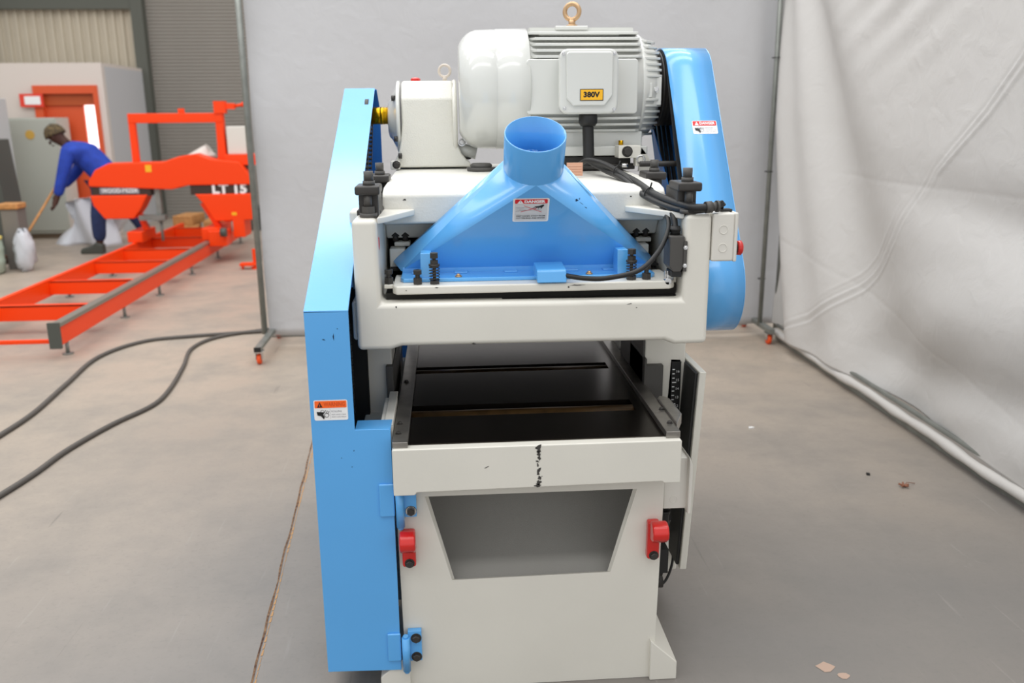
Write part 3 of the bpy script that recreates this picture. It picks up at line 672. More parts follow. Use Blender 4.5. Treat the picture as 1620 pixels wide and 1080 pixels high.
# --- gearbox
gx0, gx1, gy = -.356, -.178, 1.03
b = B()
def gprof(y, k): return y
prof = [(-.374, 1.306), (-.120, 1.306), (-.120, 1.318), (-.134, 1.330), (-.150, 1.350), (-.163, 1.38), (-.171, 1.41), (-.175, 1.45), (-.175, 1.575), (-.178, 1.585), (-.340, 1.585), (-.344, 1.575), (-.345, 1.45), (-.349, 1.41), (-.354, 1.38), (-.361, 1.35), (-.370, 1.332), (-.374, 1.318)]
v0 = []
pf = [(x, gy-(0 if z < 1.54 else .0)) for x, z in prof]
b.prism(prof, 'y', gy, gy+.24)
bmesh.ops.bisect_plane(b.bm, geom=b.bm.verts[:]+b.bm.edges[:]+b.bm.faces[:], plane_co=(0, 0, 1.527), plane_no=(0, 0, 1))
for v in b.bm.verts:      # sloping shoulders
    if v.co.z > 1.53: v.co.y += (.8 if v.co.y < gy+.1 else -.8)*(v.co.z-1.527)
b.bm.verts.ensure_lookup_table()
gb = b.build('gearbox', hammer, pl, bevel=.008, seg=3)
b = B(); b.lathe([(0, .05), (.003, .06), (.012, .07), (.030, .112), (.033, .126), (.042, .126), (.044, .12)], (-.394, 1.14, 1.462), (1, 0, 0), 48); b.build('gearbox_cover', motorp, gb)
b = B(); b.lathe([(0, .135), (.008, .14), (.016, .135)], (-.178, 1.14, 1.452), (1, 0, 0), 48); b.build('gearbox_flange', hammer, gb)
b = B(); b.cyl((-.462, 1.12, 1.474), (-.380, 1.12, 1.474), .028, 32); b.cyl((-.42, 1.12, 1.474), (-.405, 1.12, 1.474), .0285, 32); b.build('brass_shaft', brass, gb)
b = B(); b.torus((-.200, 1.12, 1.618), (.15, 1, 0), .019, .0045, 28, 8); b.cyl((-.2, 1.12, 1.585), (-.2, 1.12, 1.60), .007, 12); b.build('eye_bolt', mat('pale_eye_bolt', 'CFC4B8', .4), gb)
b = B(); b.lathe([(0, .016), (.008, .016), (.012, .010)], (-.298, 1.12, 1.585), (0, 0, 1), 8, smooth=False); b.build('red_plug', redp, gb)
for p in ((-.378, 1.06, 1.53), (-.372, 1.03, 1.40), (-.36, 1.02, 1.345)): b = B(); b.cyl(p, (p[0]+.012, p[1], p[2]), .009, 8); b.build('cover_bolt', black, gb)
b = B(); b.box(-.385, -.355, .99, 1.05, 1.302, 1.330); b.build('gearbox_foot', cast, gb, bevel=.003); bolt(gb, (-.366, .99, 1.318), (0, -1, 0), black, .010)
bolt(gb, (-.128, 1.08, 1.338), (0, -.5, 1), black, .010)
# --- motor
MY, MZ = 1.03, 1.553
b = B(); b.lathe([(0, .05), (0, .136), (.003, .143), (.012, .158), (.026, .172), (.040, .181), (.056, .186), (.115, .1885), (.1175, .186), (.120, .1895), (.219, .1905), (.222, .186), (.222, .10)], (-.156, MY, MZ), (1, 0, 0), 72)
mo = b.build('fan_cowl', motorp, pl)
b = B(); b.lathe([(.0, .174), (.36, .174)], (.06, MY, MZ), (1, 0, 0), 60)
mb = b.build('motor_body', motorp, pl)
def fin(z):
    hh = math.sqrt(.1925**2 - (z-MZ)**2); hi_ = math.sqrt(max(.01, .178**2 - min(abs(z-MZ), .174)**2))
    fb = B(); t = .0042
    fb.prism([(.066, MY-hi_+.01), (.086, MY-hh), (.404, MY-hh), (.418, MY-hh*.93), (.418, MY+hh*.93), (.404, MY+hh), (.086, MY+hh), (.066, MY+hi_-.01)], 'z', z-t, z+t)
    fb.build('cooling_fin', motorp, mb, bevel=.0012, seg=1)
for k in range(5): fin(MZ + .094 + .0188*k); fin(MZ - .092 - .0188*k)
for k in range(5):                       # upright ribs on the crown
    y = MY - .04 + .02*k; fb = B(); zt = MZ + math.sqrt(.193**2 - (y-MY)**2)
    fb.prism([(.075, y-.0022), (.41, y-.0022), (.41, y+.0022), (.075, y+.0022)], 'z', MZ+.1, zt); fb.build('cooling_fin', motorp, mb)
b = B(); b.prism([(.052, 1.480), (.058, 1.474), (.395, 1.474), (.402, 1.480), (.402, 1.632), (.395, 1.640), (.058, 1.640), (.052, 1.632)], 'y', .852, .95); b.build('terminal_pad', motorp, mb, bevel=.012, seg=4)
b = B(); b.box(.157, .262, .98, 1.06, 1.735, 1.748); b.box(.10, .36, .95, 1.03, 1.716, 1.728); b.build('lifting_boss', motorp, mb, bevel=.003)
b = B(); b.torus((.214, 1.01, 1.793), (.45, 1, 0), .024, .0075, 32, 10); b.cyl((.214, 1.01, 1.745), (.214, 1.01, 1.770), .011, 14); b.cyl((.214, 1.01, 1.747), (.214, 1.01, 1.753), .018, 16); b.build('eye_bolt', gold, mb)
# terminal box
b = B()
def rrect(x0, x1, z0, z1, r, n=5):
    p = []
    for cx, cz, a0 in ((x1-r, z1-r, 0), (x0+r, z1-r, 90), (x0+r, z0+r, 180), (x1-r, z0+r, 270)):
        for q in range(n): a = math.radians(a0+90*q/(n-1)); p.append((cx+r*math.cos(a), cz+r*math.sin(a)))
    return p
b.prism(rrect(.150, .322, 1.478, 1.662, .022), 'y', .79, .87)
tbx = b.build('terminal_box', motorp, pl, bevel=.004, seg=3)
b = B(); b.prism(rrect(.143, .322, 1.474, 1.664, .026), 'y', .762, .79); b.build('terminal_cover', motorp, tbx, bevel=.008, seg=4)
b = B(); b.prism([(.168, 1.655), (.298, 1.655), (.304, 1.648), (.304, 1.528), (.280, 1.498), (.184, 1.498), (.164, 1.52), (.162, 1.648)], 'y', .752, .77); b.build('raised_panel', motorp, tbx, bevel=.006, seg=3)
label(tbx, 'voltage_label', (.204, .7515, 1.5135), (1, 0, 0), (0, 0, 1), .071, .034, 'volt')
for p in ((.155, .762, 1.650), (.309, .762, 1.650), (.159, .762, 1.492), (.310, .762, 1.488)): bolt(tbx, p, (0, -1, 0), chrome, .0045, 'screw')
# conduit
b = B(); b.lathe([(0, .027), (.012, .029), (.03, .029), (.04, .022)], (.237, .80, 1.478), (0, 0, -1), 20); gl = b.build('conduit_gland', rubber, pl)
b = B(); pr = [(.002*k, .0185 if k % 2 else .0160) for k in range(61)]; b.lathe([(t_*1.05, r_) for t_, r_ in pr], (.237, .80, 1.44), (.01, -.18, -1), 20); b.build('corrugated_conduit', rubber, pl)
# end bell with ribs
b = B(); b.lathe([(0, .172), (.008, .174), (.016, .168), (.03, .160), (.052, .146), (.066, .128), (.074, .06)], (.418, MY, MZ), (1, 0, 0), 56); eb = b.build('end_bell', motorp, pl)
for k in range(17):
    z = MZ - .144 + .018*k
    hh = math.sqrt(max(0, .172**2-(z-MZ)**2)); h2_ = math.sqrt(max(.0004, .138**2-(z-MZ)**2))
    if abs(z - MZ) < .035: continue
    fb = B(); fb.prism([(.425, MY-hh), (.445, MY-hh*.97), (.470, MY-(hh+h2_)*.5), (.488, MY-h2_), (.488, MY+h2_*.7), (.425, MY+hh)], 'z', z-.004, z+.004)
    fb.build('bell_rib', motorp, eb, bevel=.001, seg=1)
b = B(); b.box(.424, .452, .868, .91, 1.523, 1.568); b.box(.43, .485, .885, .93, 1.50, 1.585); b.build('bearing_cap', motorp, eb, bevel=.002); bolt(eb, (.466, .884, 1.548), (0, -1, 0), chrome, .008)
for p in ((.041, .855, 1.525), (.03, .96, 1.72)): bolt(mo, p, (0, -1, .2), gold, .007, 'screw')
# motor feet + slide base
b = B(); b.box(.03, .44, .86, 1.22, 1.345, 1.375); b.box(.05, .43, .90, 1.16, 1.37, 1.42); ft = b.build('motor_foot', motorp, pl, bevel=.004)
b = B(); b.box(.335, .405, .80, .87, 1.340, 1.378); b.box(.39, .412, .80, .84, 1.315, 1.345); b.build('foot_bracket', cream, ft, bevel=.002); bolt(ft, (.362, .80, 1.360), (0, -1, 0), black, .013)
b = B(); b.cyl((.355, .87, 1.375), (.355, .87, 1.392), .008, 8); b.build('brass_stud', brass, ft)
b = B(); b.box(.05, .39, .88, 1.2, 1.30, 1.342); b.cyl((.40, .79, 1.322), (.53, .79, 1.322), .009, 14); b.box(.22, .40, .86, .9, 1.302, 1.32); b.build('slide_rail', black, pl, bevel=.002)
b = B(); b.cyl((.345, .80, 1.318), (.365, .80, 1.318), .007, 10); b.torus((.405, .80, 1.335), (0, 1, 0), .012, .003, 20, 6); b.build('adjusting_hook', chrome, pl)
b = B(); b.prism([(.35, 1.295), (.46, 1.295), (.46, 1.31), (.44, 1.345), (.42, 1.37), (.412, 1.295)], 'y', .86, .87); b.build('motor_bracket', cream, pl)
b = B()
for k in range(4): b.box(.150, .192, .62, .622, 1.305+.0075*k, 1.310+.0075*k)
b.box(.148, .195, .622, .625, 1.30, 1.338); b.build('rating_plate', copper, pl)
b = B(); b.prism([(.37, 1.24), (.40, 1.24), (.40, 1.275), (.385, 1.29), (.37, 1.28)], 'y', .48, .52); b.build('bracket_bit', steel, pl, bevel=.002)
b = B(); b.lathe([(0, .032), (.014, .036), (.02, .03)], (-.09, .93, 1.303), (0, 0, 1), 24); b.lathe([(0, .045), (.012, .048)], (-.09, .93, 1.298), (0, 0, 1), 24); b.build('lifting_cap', plastic, pl)
bolt(pl, (-.148, 1.06, 1.385), (0, -1, .2), chrome, .010); b = B(); b.cyl((-.17, 1.08, 1.365), (-.10, 1.08, 1.350), .022, 16); b.build('motor_stay', motorp, pl)
# pulley and belts
b = B(); b.lathe([(0, .06), (0, .118), (.006, .120), (.010, .108), (.016, .120), (.022, .108), (.028, .120), (.034, .108), (.040, .120), (.046, .108), (.052, .120), (.056, .06)], (.498, MY, MZ), (1, 0, 0), 48)
py_ = b.build('motor_pulley', black, pl); b = B(); b.cyl((.488, MY, MZ), (.56, MY, MZ), .045, 24); b.cyl((.492, MY, MZ), (.497, MY, MZ), .075, 24); b.build('pulley_hub', steel, py_)
b = B(); b.lathe([(0, .05), (0, .088), (.056, .088), (.056, .05)], (.498, .63, .955), (1, 0, 0), 36); b.cyl((.46, .63, .955), (.6, .63, .955), .03, 20); b.build('cutter_pulley', black, pl)
A_, R_a, C_, R_c = Vector((0, MY, MZ)), .118, Vector((0, .63, .955)), .092
dv = (A_-C_).normalized(); nf = Vector((0, -dv.z, dv.y))
for k in range(4):
    x = .512 + k*.0155
    path = []
    a0 = math.atan2(nf.z, nf.y)
    for i in range(17): a = a0 - PI*i/16; path.append(A_ + Vector((0, math.cos(a), math.sin(a)))*R_a)
    for i in range(17): a = a0 - PI - PI*i/16; path.append(C_ + Vector((0, math.cos(a), math.sin(a)))*R_c)
    b = B(); n = len(path); q = []
    for i, p in enumerate(path):
        ctr = A_ if i < 17 else C_; rd = (p-ctr).normalized()
        q.append([b.bm.verts.new(p + Vector((x + sx, 0, 0)) + rd*sr) for sx, sr in ((-.0045, -.006), (.0045, -.006), (.006, .004), (-.006, .004))])
    for i in range(n):
        for j in range(4): b._f([q[i][j], q[i][(j+1) % 4], q[(i+1) % n][(j+1) % 4], q[(i+1) % n][j]])
    b.build('drive_belt', rubber, pl)
# right guard (rounded, open to the motor side)
UC, LC, GR = Vector((0, 1.03, 1.540)), Vector((0, .622, .968)), .142
dv = (UC-LC).normalized(); nf = Vector((0, -dv.z, dv.y)); a0 = math.atan2(nf.z, nf.y)
def hull(r):
    p = []
    for i in range(25): a = a0 - PI*i/24; p.append((UC.y + r*math.cos(a), UC.z + r*math.sin(a)))
    for i in range(25): a = a0 - PI - PI*i/24; p.append((LC.y + r*math.cos(a), LC.z + r*math.sin(a)))
    return p
b = B(); ho, hi = hull(GR), hull(GR-.003); n = len(ho)
vo = [[b.bm.verts.new((x, *p)) for p in h] for x, h in ((.508, ho), (.652, ho), (.652, hi), (.508, hi))]
for j in range(4):
    for i in range(n): b._f([vo[j][i], vo[j][(i+1) % n], vo[(j+1) % 4][(i+1) % n], vo[(j+1) % 4][i]], j % 2 == 0)
rg_ = b.build('pulley_guard', blue, pl); tag(rg_, 'rounded blue belt guard on the right side')
b = B(); b.prism(hull(GR), 'x', .651, .654); b.build('side_panel', blue, rg_)
b = B(); b.prism([(p[0], p[1]) for p in hull(GR-.02) if p[1] < 1.36 or True], 'x', .508, .510); 
b.bm.free()
b = B(); b.prism([(.99, 1.36), (1.09, 1.44), (.88, .99), (.70, .82), (.52, .88), (.50, 1.0), (.70, 1.15)], 'x', .505, .508); b.build('inner_panel', blue_shaded, rg_)
# label on tangent face
tdir = dv; fc = LC + nf*GR
def onr(x, z):
    s_ = (z - fc.z)/tdir.z; return Vector((x, 0, 0)) + fc + tdir*s_
o_ = onr(.560, 1.412); label(rg_, 'danger_label', o_, (1, 0, 0), tdir, .078, .048, 'danger')
print('planer parts', len(pl.children_recursive))

# ---------------------------------------------------------------- curtains (rolling screens)
def grid(nu, nv, fn, m, name, parent, thick=.002):
    b = B(); V = [[b.bm.verts.new(fn(i/nu, j/nv)) for j in range(nv+1)] for i in range(nu+1)]
    for i in range(nu):
        for j in range(nv): b._f([V[i][j], V[i+1][j], V[i+1][j+1], V[i][j+1]], True)
    o = b.build(name, m, parent); s = o.modifiers.new('t', 'SOLIDIFY'); s.thickness = thick; return o
def fold(p, x):     # soft ridge
    return math.exp(-(p/x)**2)
sc1 = thing('rolling_screen', 'grey cloth screen on a wheeled tube frame behind the machine', 'screen', (.2, 3.8, 0))
def backf(u, v):
    x = -1.395 + u*(2.06+1.395); z = .07 + v*3.0 - .05*max(0, 1-v*6)*u*0
    y = 3.76 + .006*math.sin(x*9+.4) + .010*math.sin(x*3.1) + .05*math.exp(-(x-1.925)**2/.012) * (.6+.4*v) \
        + .012*math.sin(7*x + 2.5*z) * math.exp(-((x-1.35)/.5)**2) + .006*math.sin(5*z+x*2)
    if z < .30: y += .02*math.sin(17*x+z*20)*(.3-z)
    if u < .06: y += .012*math.sin(z*7+1)*(1-u/.06)
    return (x, y - .02*u, z)
grid(150, 60, backf, cloth_back, 'curtain', sc1)
b = B(); b.cyl((-1.409, 3.70, .10), (-1.409, 3.70, 3.1), .019, 16); b.build('pole', galv, sc1)
b = B(); b.cyl((1.865, 3.62, .085), (1.895, 3.70, 3.1), .015, 16); b.build('pole', galv, sc1)
b = B(); b.cyl((-1.41, 3.70, 3.09), (1.90, 3.68, 3.09), .019, 14); b.build('top_rail', galv, sc1)
b = B(); b.cyl((-1.395, 3.80, .055), (1.84, 3.80, .055), .006, 10); b.build('bottom_wire', galv, sc1)
def caster(par, x, y, bar=True, h=.085):
    b = B(); b.box(x-.028, x+.028, y-.03, y+.03, h-.008, h); b.box(x-.02, x-.015, y-.022, y+.022, .03, h-.006); b.box(x+.015, x+.02, y-.022, y+.022, .03, h-.006)
    c = b.build('caster_fork', chrome, par, bevel=.002)
    b = B(); b.lathe([(-.012, .022), (-.012, .029), (-.009, .0325), (.009, .0325), (.012, .029), (.012, .022)], (x, y, .0325), (1, 0, 0), 28); b.build('caster_wheel', orange_d, c)
for x in (-1.375,):
    b = B(); b.box(x-.02, x+.02, 3.29, 4.02, .087, .112); b.m(1).box(x-.021, x+.021, 3.284, 3.29, .084, .115); b.build('foot_bar', [galv, labblack], sc1, bevel=.002)
    caster(sc1, x, 3.33); caster(sc1, x, 3.98)
b = B(); b.box(1.855, 1.895, 3.42, 4.0, .080, .110); b.build('foot_bar', galv, sc1, bevel=.002); caster(sc1, 1.875, 3.47, h=.078); caster(sc1, 1.875, 3.96, h=.078)
for k, z in enumerate((.4, 1.1, 1.8, 2.5)):
    b = B(); b.torus((1.872+.001*k, 3.655, z), (0, 0, 1), .024, .003, 16, 6); b.build('curtain_tie', rubber, sc1)

sc2 = thing('rolling_screen', 'grey cloth screen running along the right side with diagonal creases', 'screen', (1.95, 1.2, 0))
WR = [(1.1, 1.92), (1.31, 1.67), (1.5, 1.48), (1.82, 1.22), (2.09, .87), (2.5, .54), (2.94, .27), (3.3, .12)]
def dseg(p, a, c):
    ax, ay = a; cx, cy = c; dx, dy = cx-ax, cy-ay; t = max(0, min(1, ((p[0]-ax)*dx+(p[1]-ay)*dy)/(dx*dx+dy*dy)))
    qx, qy = ax+dx*t, ay+dy*t; l = math.hypot(dx, dy); return ((p[0]-qx)*(-dy)+(p[1]-qy)*dx)/l, math.hypot(p[0]-qx, p[1]-qy), t
def sidef(u, v):
    y = 3.70 - u*5.0; z = .085 + v*3.0
    x = 1.955
    # folds fanning out from the upper far corner, fading where the cloth hangs free
    dy_, dz_ = 3.85-y, 3.0-z; ang = math.atan2(dy_, dz_) - .05*max(0, 1.4-z); rr = math.hypot(dy_, dz_); gr = min(1, rr/1.6)
    x += .050*math.sin(ang*26+.5)*math.exp(-((ang-.10)/.22)**2)*gr
    x += .085*math.sin(ang*11+2.2)*math.exp(-((ang-.42)/.30)**2)*gr
    # sagging swags
    x += .042*math.exp(-((z-1.02-.10*(y-1))/.13)**2)*math.exp(-((y-1.15)/.9)**2)
    x -= .035*math.exp(-((z-.70+.14*(y-1))/.17)**2)*math.exp(-((y-1.2)/.9)**2)
    x += .045*math.exp(-((z-.38+.10*(y-1))/.12)**2)*math.exp(-((y-1.3)/.8)**2)
    x += .006*math.sin(z*30+y*14)*math.exp(-((z-2.0)/.3)**2)*math.exp(-((y-2.3)/.5)**2)
    x += .010*math.sin((z*.8+y)*11)*math.exp(-((z-.3)/.25)**2)*math.exp(-((y-1.9)/1.2)**2)
    # tight gathered creases along the diagonal
    best = None
    for a, c in zip(WR, WR[1:]):
        s_, d_, t_ = dseg((y, z), a, c)
        if best is None or d_ < best[1]: best = (s_, d_)
    s_, d_ = best
    if d_ < .25:
        q_ = max(0, min(1, (y-1.6)/.5)); q2 = math.exp(-((y-2.45)/.9)**2)
        sp = .004 + .040*q_
        w1 = .5+.5*math.sin(y*5.3+1); w2 = .5+.5*math.sin(y*4.1+3)
        x -= .007*(.4+.6*w1)*fold(s_, .006); x += .003*fold(s_-.012, .009)
        x -= q_*q2*.007*(.3+.7*w2)*fold(s_-sp, .006); x += q_*q2*.003*fold(s_-sp-.012, .009)
        x -= q_*q2*.005*w1*fold(s_-sp*2.3, .006)
        x -= .006*fold(s_+.03+.03*(1.6-y), .006)*(1 if y < 1.7 else math.exp(-((y-1.7)/.15)**2))
        x -= .006*math.exp(-(s_/.09)**2)
    # long weft crease
    x += .0015*fold(z-(1.14-.01*(y-2)), .012)*(1 if y < 2.75 else math.exp(-((y-2.75)/.2)**2))
    x += .0015*fold(z-(.50-.17*(2.2-y)), .014)
    if z < .25: x += (.25-z)*(.06*math.sin(y*2.2)+.02*math.sin(y*13+z*14))
    return (x, y, z)
grid(520, 330, sidef, cloth_side, 'curtain', sc2)
b = B(); pts = [Vector((1.945+.006*math.sin(y*4.), y, .060+.004*math.sin(y*9))) for y in [3.56-.07*k for k in range(70)]]
b.tube(pts, [.022+.002*math.sin(k*1.7)+.0015*math.sin(k*.9) for k in range(70)], 14); b.build('weighted_hem', mat('white_hem_cloth', 'C4C1BD', .5, bump=.6, bscale=60), sc2)
b = B(); b.cyl((1.965, 3.56, .10), (1.965, -1.3, .10), .012, 10); b.box(1.955, 1.975, -1.3, 3.56, .008, .03); b.build('bottom_rail', galv, sc2)
b = B(); b.cyl((2.0, 3.69, .01), (2.0, 3.69, 3.1), .015, 14); b.build('pole', galv, sc2)
b = B(); b.cyl((1.975, -1.3, .01), (1.975, -1.3, 3.1), .015, 14); b.build('pole', galv, sc2)
b = B(); b.cyl((1.975, -1.3, 3.1), (2.0, 3.69, 3.1), .015, 14); b.build('top_rail', galv, sc2)

# ---------------------------------------------------------------- floor cables
r = .0125
c1 = [(-1.40, 4.15), (-1.99, 4.04), (-2.271, 3.92), (-2.42, 3.55), (-2.385, 2.984), (-2.345, 2.477), (-2.36, 2.13), (-2.40, 1.7)]
c2 = [(-1.40, 4.19), (-1.77, 4.02), (-1.885, 3.72), (-1.82, 3.275), (-1.766, 2.827), (-1.77, 2.542), (-1.877, 2.251), (-1.956, 1.922), (-1.985, 1.648), (-2.03, 1.40), (-2.1, 1.1)]
tag(B().tube([Vector((x, y, r)) for x, y in c1], r, 8, sub=8).build('power_cable', cablem), 'dark power cable on the floor, the farther of the two, nearest the orange sawmill', 'cable')
tag(B().tube([Vector((x, y, r if i > 1 else r+.0)) for i, (x, y) in enumerate([(a, q+ (.04 if i_ < 1 else 0)) for i_, (a, q) in enumerate(c2)])], r*.95, 8, sub=8).build('power_cable', cablem), 'dark power cable on the floor curving nearest to the blue machine', 'cable')

# ---------------------------------------------------------------- sawmill
sm_ = thing('sawmill', 'orange portable band sawmill with a long low track bed', 'sawmill', (-3.0, 6.5, 0))
RX, LX = -2.665, -3.41
for x, y0 in ((RX, 3.56), (LX, 3.9)):
    b = B(); b.box(x-.02, x+.02, y0, 9.0, .085, .205); bd = b.build('bed_beam', orange, sm_, bevel=.004)
    b = B(); b.box(x-.03, x+.03, y0-.005, 9.0, .205, .232) if x == RX else b.box(x-.02, x+.02, y0, 9.0, .205, .22)
    b.build('guide_rail', railm if x == RX else orange, bd, bevel=.004)
b = B(); b.box(-2.70, -2.63, 3.535, 3.56, .075, .24); b.build('end_plate', charcoal, sm_)
for y in (4.25, 5.2, 6.15, 6.9, 7.75, 8.6):
    b = B(); b.box(LX+.02, RX-.02, y, y+.05, .10, .20); b.box(LX+.02, RX-.02, y-.0, y+.10, .192, .20); b.build('cross_member', orange, sm_, bevel=.003)
b = B(); b.box(-4.3, RX-.02, 3.575, 3.60, .10, .125); b.box(-4.3, LX-.02, 4.22, 4.30, .10, .2); b.build('log_rest', orange, sm_, bevel=.003)
for y in (3.7, 4.75, 5.6, 6.6, 7.6, 8.7):
    for x in (RX, LX):
        b = B(); b.cyl((x, y, 0.004), (x, y, .09), .012, 10); b.cyl((x, y, 0), (x, y, .008), .035, 14); b.build('levelling_foot', galv, sm_)
# saw head
HY = 7.35
b = B(); b.prism([(-3.82, .84), (-3.74, .955), (-3.60, 1.02), (-3.06, 1.028), (-2.90, 1.08), (-2.737, 1.106), (-2.585, 1.05), (-2.30, 1.02), (-2.205, .87), (-2.205, .79), (-2.83, .79), (-3.0, .75), (-3.82, .79)], 'y', HY, HY+.22)
hd_ = b.build('blade_cover', orange, sm_, bevel=.012, seg=3)
b = B(); b.prism([(-3.82, .70), (-3.25, .70), (-3.33, .56), (-3.41, .46), (-3.70, .46), (-3.80, .60)], 'y', HY, HY+.22); b.build('wheel_housing', orange, hd_, bevel=.012, seg=3)
b = B(); b.prism([(-2.78, .70), (-2.20, .70), (-2.215, .43), (-2.60, .42), (-2.70, .60)], 'y', HY, HY+.22); b.build('wheel_housing', orange, hd_, bevel=.012, seg=3)
b = B(); b.box(-3.80, -3.22, HY+.02, HY+.20, .69, .80); b.build('dark_stripe', mat('stripe_brown', '3A2A22', .5), hd_); b = B(); b.box(-2.82, -2.21, HY+.02, HY+.20, .69, .80); b.build('dark_stripe', mat('stripe_dark', '3A2A22', .5), hd_)
b = B(); b.box(-3.72, -3.33, HY+.012, HY+.02, .715, .775); b.m(1).text('WOOD-MIZER', .06, (-3.70, HY+.010, .745), (1, 0, 0), (0, 0, 1), .001, .36); b.build('name_plate', [linegrey, white], hd_, fixn=False)
b = B(); b.text('LT 15', .13, (-2.60, HY-.004+.018, .745), (1, 0, 0), (0, 0, 1), .006, .35); b.build('model_lettering', white, hd_, fixn=False)
b = B(); b.box(-3.24, -3.18, HY-.003, HY, .93, 1.0); b.build('yellow_sticker', labyellow, hd_); b = B(); b.box(-2.42, -2.37, HY-.003, HY, .48, .51); b.build('yellow_sticker', labyellow, hd_)
b = B(); b.cyl((-2.85, HY+.35, 1.0), (-2.66, HY+.35, 1.10), .10, 20); b.lathe([(0, .16), (.05, .12), (.08, .03)], (-2.75, HY+.34, 1.05), (0, 0, 1), 24); b.build('engine', greybox, sm_)
b = B(); b.box(-3.40, -3.335, HY+.12, HY+.18, .98, 1.42); b.box(-2.535, -2.455, HY+.12, HY+.20, .40, 1.50); b.box(-3.40, -2.46, HY+.115, HY+.185, 1.41, 1.505); b.box(-2.90, -2.84, HY+.13, HY+.17, 1.50, 1.55); gt = b.build('head_mast', orange, sm_, bevel=.006)
b = B(); b.box(-2.535, -2.42, HY+.10, HY+.19, 1.50, 1.62); b.box(-2.45, -2.33, HY+.12, HY+.17, 1.54, 1.60); b.cyl((-2.33, HY+.14, 1.57), (-2.25, HY+.14, 1.585), .015, 10); b.sphere((-2.235, HY+.14, 1.587), .03, 12); b.build('crank_handle', orange, gt)
b = B(); b.prism([(-2.535, 1.5), (-2.53, 1.5), (-2.44, 1.2), (-2.44, 1.02), (-2.56, 1.02)], 'y', HY+.19, HY+.25); b.build('mast_gusset', mat('orange_shade_paint', 'C83A10', .4), gt)
b = B(); b.box(-2.43, -2.24, HY+.1, HY+.3, 1.09, 1.37); cb = b.build('control_box', greybox, sm_, bevel=.01)
b = B(); b.box(-2.46, -2.15, HY+.05, HY+.35, .985, 1.09); b.build('box_shelf', orange, cb, bevel=.005)
b = B(); b.box(-2.40, -2.36, HY+.1, HY+.2, .94, .985); b.build('shelf_clamp', charcoal, cb); b = B(); b.box(-2.28, -2.24, HY+.1, HY+.2, .94, .985); b.build('shelf_clamp', charcoal, cb)
b = B(); b.box(-2.72, -2.55, HY-.1, HY+.5, .235, .36); b.box(-2.64, -2.46, HY-.15, HY+.1, .18, .34); b.prism([(-2.75, .60), (-2.69, .60), (-2.55, .36), (-2.62, .36)], 'y', HY+.05, HY+.15); b.box(-2.42, -2.30, HY, HY+.3, .25, .44); b.build('carriage', orange, sm_, bevel=.01)
b = B(); b.cyl((-2.67, HY-.05, .255), (-2.60, HY-.05, .255), .04, 16); b.build('carriage_roller', charcoal, sm_); b = B(); b.cyl((-2.5, HY-.2, .33), (-2.44, HY-.2, .33), .045, 16); b.build('carriage_roller', charcoal, sm_)
b = B(); b.box(-3.19, -3.14, HY+.05, HY+.12, .42, .79); b.box(-3.36, -3.10, HY, HY+.1, .44, .49); b.cyl((-3.165, HY+.08, .22), (-3.165, HY+.08, .45), .015, 10); b.build('blade_guide', galv, sm_)
b = B(); b.box(-3.48, -3.33, HY-.05, HY+.4, .22, .33); b.prism([(-3.36, .33), (-3.30, .33), (-3.36, .5), (-3.42, .5)], 'y', HY+.1, HY+.16); b.build('carriage_end', orange, sm_, bevel=.008)
b = B(); b.tube([(-2.36, 6.83, .02), (-2.25, 6.83, .10), (-2.14, 6.83, .02)], .012, 8); b.cyl((-2.14, 6.82, .0), (-2.14, 6.86, .0), .03); b.bm.free()
# orange jack stand beside pole
tag(B().box(-2.26, -2.10, 6.80, 6.90, .035, .06).cyl((-2.12, 6.85, 0), (-2.12, 6.85, .20), .018, 10).cyl((-2.24, 6.85, 0), (-2.24, 6.85, .05), .014, 10).cyl((-2.12, 6.85, 0), (-2.12, 6.85, .02), .04, 12).build('jack_stand', orange, bevel=.003), 'small orange jack foot standing on the floor behind the curtain pole', 'stand')

# wooden offcuts behind the sawmill
for i, (x0, y0, w, d, z0, h, rz) in enumerate(((-3.52, 9.6, .30, .5, 0, .14, .2), (-3.50, 9.62, .25, .45, .14, .12, -.1), (-3.16, 9.5, .2, .45, 0, .2, .1))):
    b = B(); b.box(-w/2, w/2, -d/2, d/2, 0, h); o = b.build('wood_block', wood, bevel=.008); o.location = (x0, y0, z0); o.rotation_euler = (0, 0, rz)
    tag(o, ['pale timber offcut under another one, seen through the sawmill head', 'pale timber offcut on top of another one, seen through the sawmill head', 'single pale timber offcut right of the stacked pair, behind the sawmill'][i], 'wood')
b = B(); b.box(-3.0, -2.45, 9.9, 10.3, .0, .26); b.box(-2.98, -2.47, 9.92, 10.28, .26, .30); tag(b.build('tool_chest', charcoal, bevel=.01), 'low dark chest on the floor far behind the sawmill', 'chest')

# ---------------------------------------------------------------- left background things
cg = thing('electrical_cabinet', 'tall grey-green steel cabinet with a round yellow sticker, behind the sweeping person', 'cabinet', (-5.2, 9.65, 0))
b = B(); b.box(-5.62, -4.92, 9.45, 9.84, .06, 1.47); b.build('body', cabgrey, cg, bevel=.01)
b = B(); b.box(-5.60, -4.94, 9.435, 9.45, .10, 1.45); dd = b.build('door', cabgrey, cg, bevel=.005)
b = B(); b.cyl((-5.24, 9.434, 1.27), (-5.24, 9.43, 1.27), .055, 20); b.build('round_sticker', mat('ochre_label', 'C9A04A', .5), dd)
b = B(); b.box(-4.99, -4.95, 9.42, 9.435, 1.22, 1.40); b.build('lock', charcoal, dd)
b = B(); b.box(-5.62, -4.92, 9.47, 9.84, 0, .06); b.build('plinth', mat('plinth_brown', '6A5A48', .7), cg)
b = B(); b.box(-5.42, -4.98, 9.80, 9.81, 1.50, 1.70)
b.bm.free()
